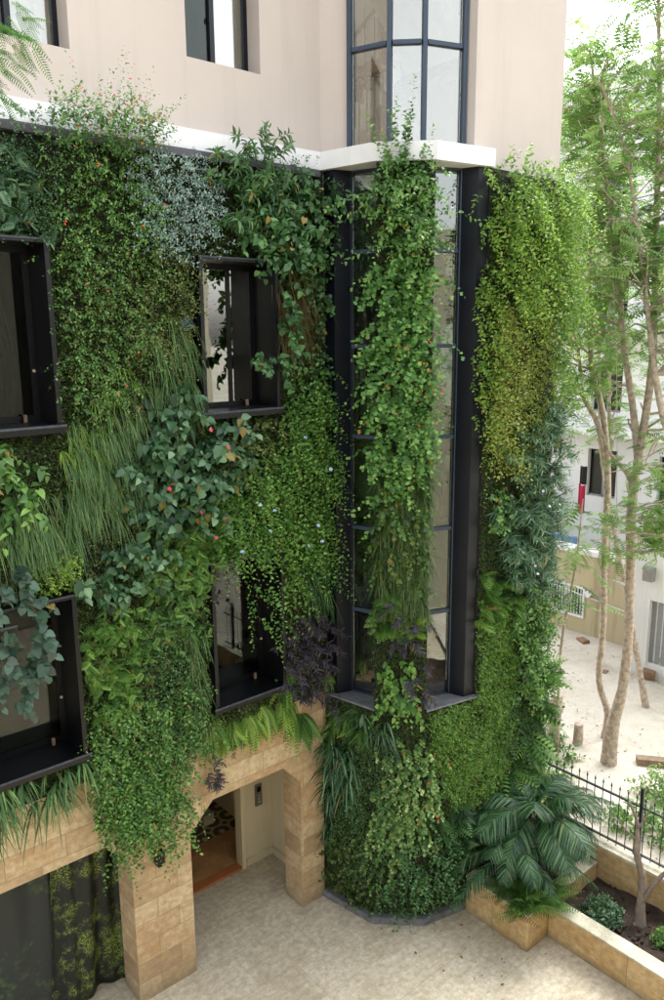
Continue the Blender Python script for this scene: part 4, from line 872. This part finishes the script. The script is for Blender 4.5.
for cx, cyy in ((7.36, 5.0), (7.6, 5.2), (7.45, 5.35), (7.50, 5.0), (7.75, 4.98)):
    n = 44; P = np.array([(cx, cyy, .5)])+RNG.normal(0, .06, (n, 3)); a = RNG.uniform(2.6, 5.6, n); N = np.stack([np.cos(a), np.sin(a), 0*a], 1)
    P[:, 2] = .5+RNG.uniform(0, .15, n); lb.add('mimosa', P, N+UP*RNG.uniform(.2, 1.2, (n, 1)), np.tile(UP, (n, 1))+N*.4, .46*RNG.uniform(.6, 1.1, n), 1.3, RNG.uniform(0, 1, n))
tag(lb.build('feathery_fern', LM['mid']), 'feathery foliage draping over the front corner of the block planter', 'fern')
ball('round_shrub', 'round blue-green shrub in the long planter between its coping and the bare tree', 'shrub', 'blue', (8.20, 4.42, .30), .26, 260)
ball('round_shrub', 'round green shrub at the right photo edge in the long planter', 'shrub', 'mid', (8.40, 3.62, .30), .22, 200)
bt = thing('bare_tree', 'small leafless twisted tree in the long planter', 'tree', (8.42, 4.03, .28))
pa = smoothpath([(8.42, 4.03, .24, .06), (8.44, 4.05, .5, .042), (8.52, 4.10, .85, .035), (8.46, 4.17, 1.2, .028), (8.52, 4.22, 1.55, .018), (8.44, 4.3, 1.85, .009)])
tb = MB().tube([p[:3] for p in pa], [p[3]*1.35 for p in pa], 9, lump=.12)
for br in ([(8.46, 4.04, .6, .035), (8.5, 3.93, .9, .03), (8.6, 3.8, 1.1, .026), (8.55, 3.6, 1.25, .02), (8.6, 3.45, 1.5, .01)], [(8.5, 4.16, 1.35, .018), (8.42, 4.28, 1.45, .012), (8.36, 4.4, 1.6, .005)], [(8.5, 4.2, 1.5, .014), (8.58, 4.12, 1.72, .01), (8.56, 4.08, 1.9, .004)], [(8.46, 4.03, .3, .05), (8.38, 3.95, .27, .02)], [(8.42, 4.03, .34, .045), (8.34, 4.1, .27, .02)], [(8.42, 4.03, .34, .045), (8.5, 4.12, .27, .02)]):
    q = smoothpath(br); tb.tube([p[:3] for p in q], [p[3] for p in q], 8, lump=.12)
tb.build('trunk', M['barkgrey'], bt)

# ------------------------------------------------------------------ garden trees
def tree(label, trunks, crowns, leafsize=.3, mat='garden', nl=1, bark='bark', group=None, tpl='pinnate', seed=1):
    rng = np.random.default_rng(seed); rnd = random.Random(seed)
    b = trunks[0][0]; t = thing('tree', label, 'tree', (b[0], b[1], 0), group)
    mb = MB(); tips = []
    for tr in trunks:
        tr = [(x, y, z, r_*.78) for x, y, z, r_ in tr]; q = smoothpath(tr); mb.tube([p[:3] for p in q], [p[3] for p in q], 10, lump=.06)
        tips.append(q)
    lb = LB(); tw = []
    for (cx, cyy, cz, rx, rz, n) in crowns:
        # limbs reach from the nearest trunk point to clusters; leaves sit on twigs
        for _ in range(n):
            u = rng.normal(size=3); u /= np.linalg.norm(u); r = rng.uniform(.35, 1)**.6
            e = np.array([cx+u[0]*rx*r, cyy+u[1]*rx*r, cz+u[2]*rz*r])
            if e[0] < 9.6 and e[1] > 5.4: continue
            cand = [p for q in tips for p in q if p[2] < e[2]+.3 and p[2] > 4]
            p0 = min(cand, key=lambda p: np.linalg.norm(p[:3]-e)+rnd.uniform(0, .5)) if cand else tips[0][-1]
            mid = (p0[:3]+e)/2+rng.normal(0, .12, 3)+np.array([0, 0, .12]); r0 = min(p0[3]*.45, .024)
            q = smoothpath([(*p0[:3], r0), (*mid, r0*.6), (*e, .005)], 3); mb.tube([p[:3] for p in q], [p[3] for p in q], 5, cap=False)
            tw.append(q)
            m_ = rnd.randint(6, 9); ts = rng.uniform(.35, 1.05, m_)
            P = np.array([p0[:3]*(1-s)**2+2*mid*s*(1-s)+e*s*s for s in ts])+rng.normal(0, .12, (m_, 3))
            D = rng.normal(0, 1, (m_, 3)); D[:, 2] = D[:, 2]*.4-.15
            lb.add(tpl, P, D, UP+rng.normal(0, .3, (m_, 3)), leafsize*rng.uniform(.6, 1.15, m_), 1.15, rng.uniform(0, 1, m_))
    mb.build('trunk', M[bark], t); lb.build('crown', LM[mat], t)
    return t
tree('tall forked pale-barked tree in the garden, thickest of the trunks',
 [[(11.94, 6.52, -.1, .194), (11.94, 6.5, .69, .148), (12.0, 6.4, 1.46, .112), (12.02, 6.37, 2.37, .102), (12.0, 6.4, 3.43, .1), (11.97, 6.45, 4.71, .106), (11.99, 6.41, 5.45, .089), (12.03, 6.34, 6.42, .079), (12.04, 6.32, 7.2, .07), (12.02, 6.36, 8.26, .062), (11.99, 6.41, 9.43, .053), (11.96, 6.47, 10.8, .044), (11.91, 6.57, 12.2, .029)],
  [(11.97, 6.45, 4.60, .074), (11.95, 6.5, 5.12, .057), (11.86, 6.65, 5.36, .049), (11.77, 6.82, 5.59, .033), (11.67, 6.98, 6.08, .024)],
  [(12.01, 6.39, 5.3, .089), (11.92, 6.55, 6.41, .072), (11.84, 6.7, 7.2, .063), (11.78, 6.79, 7.97, .055), (11.69, 6.95, 9.02, .046), (11.55, 7.18, 10.5, .03), (11.44, 7.35, 11.6, .022)]],
 [(11.9, 6.5, 10.8, 1.7, 2.4, 135), (12.0, 6.5, 8.0, 1.4, 1.3, 50), (12.4, 5.9, 6.0, .9, .9, 10)], seed=3)
tree('slender pale-barked tree in the garden with knees in its trunk, left of the thickest',
 [[(12.75, 7.12, -.2, .105), (12.78, 7.06, .48, .084), (12.68, 7.23, 1.15, .074), (12.69, 7.22, 2.13, .073), (12.66, 7.28, 3.46, .081), (12.65, 7.29, 4.56, .08), (12.61, 7.36, 5.63, .07), (12.54, 7.48, 6.32, .069), (12.45, 7.62, 6.84, .061), (12.4, 7.71, 8.01, .043), (12.39, 7.73, 8.99, .034), (12.41, 7.69, 10.4, .025)],
  [(12.61, 7.36, 5.2, .07), (12.53, 7.49, 5.89, .061), (12.38, 7.74, 6.45, .052), (12.32, 7.83, 7.17, .035), (12.2, 8.1, 8.2, .02)]],
 [(12.3, 7.9, 9.8, 1.5, 2.4, 90), (12.2, 7.9, 7.2, 1.0, 1.1, 34)], seed=5)
tree('leaning slim garden tree furthest right, rooted behind the thickest trunk',
 [[(14.43, 7.14, -.05, .1), (14.36, 7.27, .62, .08), (14.3, 7.4, 1.24, .08), (14.2, 7.59, 2.27, .069), (14.08, 7.81, 3.27, .059), (13.96, 8.02, 4.26, .049), (13.85, 8.21, 5.43, .039), (13.8, 8.3, 7.0, .03), (13.75, 8.4, 9, .02)]],
 [(13.8, 8.4, 8.8, 1.5, 1.8, 70)], seed=8)
tree('nearer tree at the right photo edge whose leafy boughs cross the others',
 [[(12.3, 4.6, -.1, .12), (12.1, 4.9, 2.5, .1), (11.9, 5.3, 4.8, .08), (11.61, 5.84, 6.17, .068), (11.48, 6.1, 7.5, .052), (11.38, 6.29, 8.66, .037), (11.23, 6.55, 10.05, .029), (11.02, 6.89, 11.0, .022)]],
 [(11.2, 6.4, 9.9, 1.3, 2.0, 80), (12.4, 5.6, 7.6, .9, 1.2, 26), (11.3, 5.9, 5.1, .7, .6, 16), (11.2, 6.3, 4.3, .8, .35, 12)], seed=9)
tree('dark-leaved bushy tree growing behind the garden trees against the white house',
 [[(15.6, 8.9, -.05, .09), (15.6, 8.9, 3, .07), (15.5, 9.0, 5.5, .05), (15.4, 9.1, 8, .03)]], [(15.5, 9.0, 6.2, 1.1, 1.4, 34), (15.2, 9.6, 10.0, 1.6, 2.2, 36)], seed=12, mat='garden')

# leaf sprays low on the near tree: long compound leaves
lbs = thing('sapling', 'young tree with long compound leaves hanging in front of the garden wall', 'sapling', (11.4, 7.2, 0))
q = smoothpath([(11.4, 7.2, -.1, .03), (11.38, 7.25, 2, .025), (11.45, 7.1, 3.6, .018), (11.4, 7.0, 4.8, .01)]); MB().tube([p[:3] for p in q], [p[3] for p in q], 7).build('trunk', M['bark'], lbs)
lb = LB(); n = 46; a = RNG.uniform(0, 6.28, n); P = np.stack([11.42+0*a, 7.1+0*a, RNG.uniform(3.0, 4.9, n)], 1)+np.stack([np.cos(a), np.sin(a), 0*a], 1)*RNG.uniform(.05, .75, (n, 1))
lb.add('pinnate', P, np.stack([np.cos(a), np.sin(a), RNG.uniform(-.7, .2, n)], 1), np.tile(UP, (n, 1)), .5*RNG.uniform(.7, 1.15, n), .9, RNG.uniform(0, 1, n))
lb.build('crown', LM['mid'], lbs)
# low growth and debris in the garden
for k, (x, y, r, mt, lab) in enumerate(((9.9, 6.6, .45, 'lime', 'yellow-green bushy plant just behind the fence beside the green wall'), (10.5, 6.9, .42, 'bright', 'leafy green bush behind the yellow-green one, left of the stumps'), (11.4, 7.3, .4, 'mid', 'low leafy bush at the foot of the slender tree'), (10.6, 5.3, .4, 'bright', 'low weedy bush behind the fence, left of the fence post'), (10.7, 4.7, .45, 'mid', 'low weedy bush behind the fence at the right photo edge'), (11.6, 5.4, .35, 'garden', 'small sprawling weed on the gravel beyond the fence'))):
    ball('bush', lab, 'bush', mt, (x, y, .02), r, 90, 1.2, size=.10, wid=.5, L=.35)
def log(label, a, b, r, mat='timber', name='stump'):
    a = Vector(a); b = Vector(b); return tag(MB().tube([a, a.lerp(b, .3), a.lerp(b, .7), b], [r*1.1, r, r*.95, r*.92], 12, lump=.08).build(name, M[mat]), label, name)
log('taller cut tree stump behind the fence among the bushes', (11.9, 7.65, -.05), (11.95, 7.62, .95), .11, 'bark')
log('short cut tree stump beside the taller one', (12.1, 7.25, -.05), (12.12, 7.25, .45), .09, 'bark')
tag(MB().box(-.75, .75, -.09, .09, 0, .16, .015).build('timber_beam', M['timber']), 'weathered timber beam lying on the gravel at the right photo edge', 'beam')
o = bpy.data.objects['timber_beam']; o.location = (12.75, 5.6, .02); o.rotation_euler = (0, 0, R(-52))
def rock(label, x, y, s, rz):
    o = MB().box(-s, s, -s*.6, s*.6, 0, s*.75, s*.12).build('broken_brick', M['brick']); o.location = (x, y, .02); o.rotation_euler = (0, .06, rz); return tag(o, label, 'brick')
rock('brown masonry block lying on the gravel right of the leaning tree', 15.9, 7.88, .22, .4)
rock('broken brick on the gravel near the old wall', 16.5, 9.9, .16, 1.1)
rock('small broken brick on the gravel behind the thickest trunk', 15.3, 8.6, .1, .2)

# ------------------------------------------------------------------ beyond the garden
ow_ = thing('old_wall', 'stained cream basement wall with barred windows beyond the garden', 'wall', (17, 10, 0))
f = MB(); hs = [(17.-11.25-.45+.0, 17-10.81+.0, .48, 1.22)]
sheet(f, (17.02, 16), (17.02, 8.45), 0, 2.1, [(16-11.7, 16-10.80, .5, 1.2), (16-10.72, 16-10.28, .52, 1.22)], .25)
f.build('wall', plaster('old_cream_plaster', '#b7aa88', '#6d6046', .7), ow_)
MB().box(16.95, 17.3, 8.45, 16, 2.101, 2.22).build('coping', M['white'], ow_)
for y0, y1 in ((10.80, 11.7), (10.28, 10.72)):
    w = MB().box(17.12, 17.15, y0, y1, .5, 1.22).build('window', M['dark'], ow_)
    fr = MB(); fr.box(16.98, 17.019, y0-.05, y0, .45, 1.25).box(16.98, 17.019, y1, y1+.05, .45, 1.25).box(16.98, 17.019, y0, y1, 1.2, 1.25).box(16.98, 17.019, y0, y1, .45, .5); fr.build('frame', M['white'], w)
    for k in range(int((y1-y0)/.085)): MB().box(16.99, 17.01, y0+.05+k*.085, y0+.068+k*.085, .5, 1.2).build('bar', M['white'], w)
tag(MB().tube([(16.98, 12, 1.25), (16.97, 10.2, 1.05), (16.97, 9.2, .95), (16.98, 8.5, .9)], .012, 6).build('cable', M['white']), 'white cable strung along the stained cream wall', 'cable')
lt = thing('bulkhead_light', 'small white diamond shaped light on the stained cream wall', 'wall light', (16.95, 10.12, 1.1))
MB().hull([(16.94, 10.12, 1.02), (16.94, 10.02, 1.14), (16.94, 10.12, 1.26), (16.94, 10.22, 1.14), (17.01, 10.12, 1.02), (17.01, 10.02, 1.14), (17.01, 10.12, 1.26), (17.01, 10.22, 1.14)], [(0, 1, 2, 3), (7, 6, 5, 4), (0, 4, 5, 1), (1, 5, 6, 2), (2, 6, 7, 3), (3, 7, 4, 0)]).build('lens', M['white'], lt)
MB().box(17.0, 17.03, 10.08, 10.16, 1.10, 1.18).build('bracket', M['steel'], lt)
wh = thing('white_house', 'tall white house behind the garden with grey windows and balconies', 'building', (20, 12, 0))
f = MB(); hol = []
for z in (2.9, 5.3, 7.9, 10.5):
    for y in (9.2, 11.3, 13.4, 15.5): hol.append((24-y-.9, 24-y, z, z+1.35))
sheet(f, (20, 24), (20, 6.5), 0, 14, hol, .25); sheet(f, (20, 6.5), (32, 6.5), 0, 14, [(1.5, 2.7, 5.3, 6.7), (1.5, 2.7, 7.9, 9.3)], .25)
f.build('wall', M['white'], wh)
for a, b, c, d in hol:
    w = MB().box(20.15, 20.18, 24-b, 24-a, c, d).build('window', M['glassd'], wh)
    MB().box(20.10, 20.14, 24-(a+b)/2-.025, 24-(a+b)/2+.025, c, d).box(20.10, 20.14, 24-b, 24-a, c, c+.05).build('frame', M['shutter'], w)
for z in (4.75, 7.4, 10.0): MB().box(19.1, 20.0, 9.6, 16, z, z+.14).build('balcony_slab', M['white'], wh)
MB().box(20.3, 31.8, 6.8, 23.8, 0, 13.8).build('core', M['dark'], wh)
MB().box(19.2, 20, 9, 16, 0, 1.0).build('terrace', M['cream'], wh)
cl = MB().grid(lambda u, v: (19.1+.04*math.sin(u*9), 11.88-.2*u, 2.6+.8*v-.05*math.sin(u*3)), 10, 10).build('red_garment', M['red']); tag(cl, 'red garment hanging on the white house behind the slender tree', 'garment'); cl.modifiers.new('t', 'SOLIDIFY').thickness = .01
cl = MB().grid(lambda u, v: (19.13+.04*math.sin(u*9), 11.88-.2*u, 3.38+.5*v), 10, 10).build('black_garment', M['black']); tag(cl, 'black garment hanging just above the red one', 'garment'); cl.modifiers.new('t', 'SOLIDIFY').thickness = .01
cl = MB().grid(lambda u, v: (19.0+.05*math.sin(u*14), 12.75-.95*u, 1.25+.65*v), 24, 10).build('blue_sheet', M['bluec']); tag(cl, 'pale blue sheet drying on the terrace behind the stained wall', 'sheet'); cl.modifiers.new('t', 'SOLIDIFY').thickness = .01
cl = MB().grid(lambda u, v: (19.05+.05*math.sin(u*20), 13.4-.6*u, 1.6+1.6*v), 24, 10).build('grey_curtain', M['curtain']); tag(cl, 'grey curtain hanging beside the pale blue sheet', 'curtain'); cl.modifiers.new('t', 'SOLIDIFY').thickness = .01
gh = thing('garage_building', 'pale grey outbuilding with tall slatted shutters at the right photo edge', 'building', (16, 7, 0))
f = MB(); sheet(f, (15.95, 8.42), (15.95, 3), 0, 3.05, [(.42, 1.35, .3, 1.75), (2.0, 3.2, .3, 1.75)], .2); sheet(f, (17.2, 8.42), (16.16, 8.42), 0, 3.05, t=.2); f.build('wall', M['white'], gh)
MB().box(15.85, 19.9, 3, 8.5, 3.051, 3.15).build('roof', M['cope'], gh)
for a, b in ((.42, 1.35), (2.0, 3.2)):
    s_ = MB()
    k = a
    while k < b-.02: s_.box(16.04, 16.07, 8.42-k-.1, 8.42-k, .3, 1.75); k += .14
    w = s_.build('shutter', M['shutter'], gh); MB().box(15.92, 15.949, 8.42-a, 8.42-a+.06, .25, 1.8).build('frame', M['white'], w)
ac = thing('meter_box', 'small grey box fixed high on the outbuilding wall', 'box', (15.85, 8.03, 2.2))
MB().box(15.78, 15.948, 7.93, 8.15, 2.2, 2.5, .01).build('housing', M['shutter'], ac); MB().box(15.772, 15.779, 7.96, 8.12, 2.24, 2.44).build('cover', M['steel'], ac)
for k, (y, lab) in enumerate(((8.2, 'terracotta flower pot on the outbuilding roof edge, nearer the trees'), (7.85, 'terracotta flower pot on the outbuilding roof edge, at the photo edge'))):
    t = thing('flower_pot', lab, 'flower pot', (16.0, y, 3.15))
    MB().tube([(16.0, y, 3.152), (16.0, y, 3.30), (16.0, y, 3.34)], [.08, .11, .12], 14).build('pot', M['terracotta'], t)
    n = 20; P = np.array([(16.0, y, 3.36)])+RNG.normal(0, .04, (n, 3)); lb = LB(); grow(lb, P, np.tile(UP, (n, 1))*1., L=.35, nl=8, leaf='leaf6', size=.1, spread=.8); lb.build('foliage', LM['mid'], t)

# ------------------------------------------------------------------ near bough at the upper left
nt = thing('near_tree', 'tree reaching in at the top left corner with fine feathery leaves', 'tree', (.35, 3.0, 0))
tb = MB()
for pth in ([(.35, 3.0, -.1, .13), (.33, 3.0, 3, .11), (.38, 2.95, 6, .09), (.35, 2.9, 8.0, .07), (.3, 2.9, 10, .04)], [(.35, 2.9, 7.9, .03), (.55, 2.75, 8.35, .015), (.74, 2.55, 8.55, .007), (.86, 2.46, 8.50, .003)], [(.35, 2.9, 7.8, .02), (.60, 2.7, 8.15, .010), (.78, 2.52, 8.30, .005), (.86, 2.46, 8.18, .002)]):
    q = smoothpath(pth); tb.tube([p[:3] for p in q], [p[3] for p in q], 8, lump=.05)
tb.build('trunk', M['barkgrey'], nt)
lb = LB()
tips = [(0, 55), (8, 30), (15, 58), (25, 20), (-10, 80), (5, 95), (28, 45), (12, 8), (-5, 20), (20, 35), (2, 70), (-12, 45)]
for (x, y) in tips:
    for _ in range(5):
        d = ray(x+random.uniform(-14, 5), y+random.uniform(-8, 8)); p = EYE+d*(random.uniform(2.45, 2.75)/math.hypot(d[0], d[1]))
        D = CR*random.uniform(.2, 1)-UP*random.uniform(.0, .9)+CF*random.uniform(-.4, .2)
        lb.add('mimosa', p[None], D[None], (UP*.7-CF*.6+RNG.normal(0, .2, 3))[None], random.uniform(.05, .11), .9, np.array([random.random()]))
lb.build('crown', leafmat('leaf_bough', ['#23401a', '#335a22', '#476f2c'], rough=.8, trans=.3, spec=.05), nt)

# litter on the gravel
n = 1500; P = np.stack([RNG.uniform(9.3, 16.8, n), RNG.uniform(4, 11.5, n), np.full(n, .05)], 1); a = RNG.uniform(0, 6.28, n); lb = LB()
lb.add('leaf6', P, np.stack([np.cos(a), np.sin(a), RNG.uniform(-.1, .3, n)], 1), UP+RNG.normal(0, .3, (n, 3)), RNG.uniform(.02, .07, n), .5, RNG.uniform(0, 1, n))
tag(lb.build('leaf_litter', LM['brown']), 'dry leaf litter scattered over the garden gravel', 'leaf litter', kind='stuff')
n = 45; P = np.stack([RNG.uniform(6.2, 7.6, n), RNG.uniform(4.6, 6.6, n), np.full(n, .012)], 1); lb = LB(); a = RNG.uniform(0, 6.28, n)
P = P[(P[:, 0]-7.4)**2+(P[:, 1]-7.3)**2 > 2.1]; n = len(P); a = a[:n]
lb.add('leaf6', P, np.stack([np.cos(a), np.sin(a), 0*a], 1), UP+RNG.normal(0, .2, (n, 3)), RNG.uniform(.02, .05, n), .5, RNG.uniform(0, 1, n))
tag(lb.build('fallen_leaves', LM['brown']), 'few fallen leaves on the courtyard paving round the tower kerb', 'leaf litter', kind='stuff')
# garden trees just outside the photograph on the right, mirrored in the stair glass
tree('broad leafy tree beside the courtyard, mirrored in the stair windows', [[(13.5, -1.5, -.1, .18), (13.6, -1.4, 3, .14), (13.4, -1.6, 6, .1), (13.5, -1.5, 10, .04)]], [(13.5, -1.5, 8.5, 2.4, 3.2, 110)], seed=21, leafsize=.45)
tree('second leafy tree beside the courtyard, mirrored in the stair windows', [[(17.5, -6, -.1, .18), (17.4, -6, 3, .14), (17.6, -6, 6, .1), (17.5, -6, 10, .04)]], [(17.5, -6, 7.5, 3, 4, 110)], seed=22, leafsize=.6)

cbn = thing('cabinet', 'pale low cabinet inside the room behind the lower left window', 'cabinet', (2.1, 8.0, 3.14))
MB().box(1.4, 2.95, 7.8, 8.25, 3.15, 3.95, .01).build('body', M['cream'], cbn); MB().box(1.38, 2.97, 7.78, 8.27, 3.951, 3.98, .004).build('top', M['hall'], cbn)
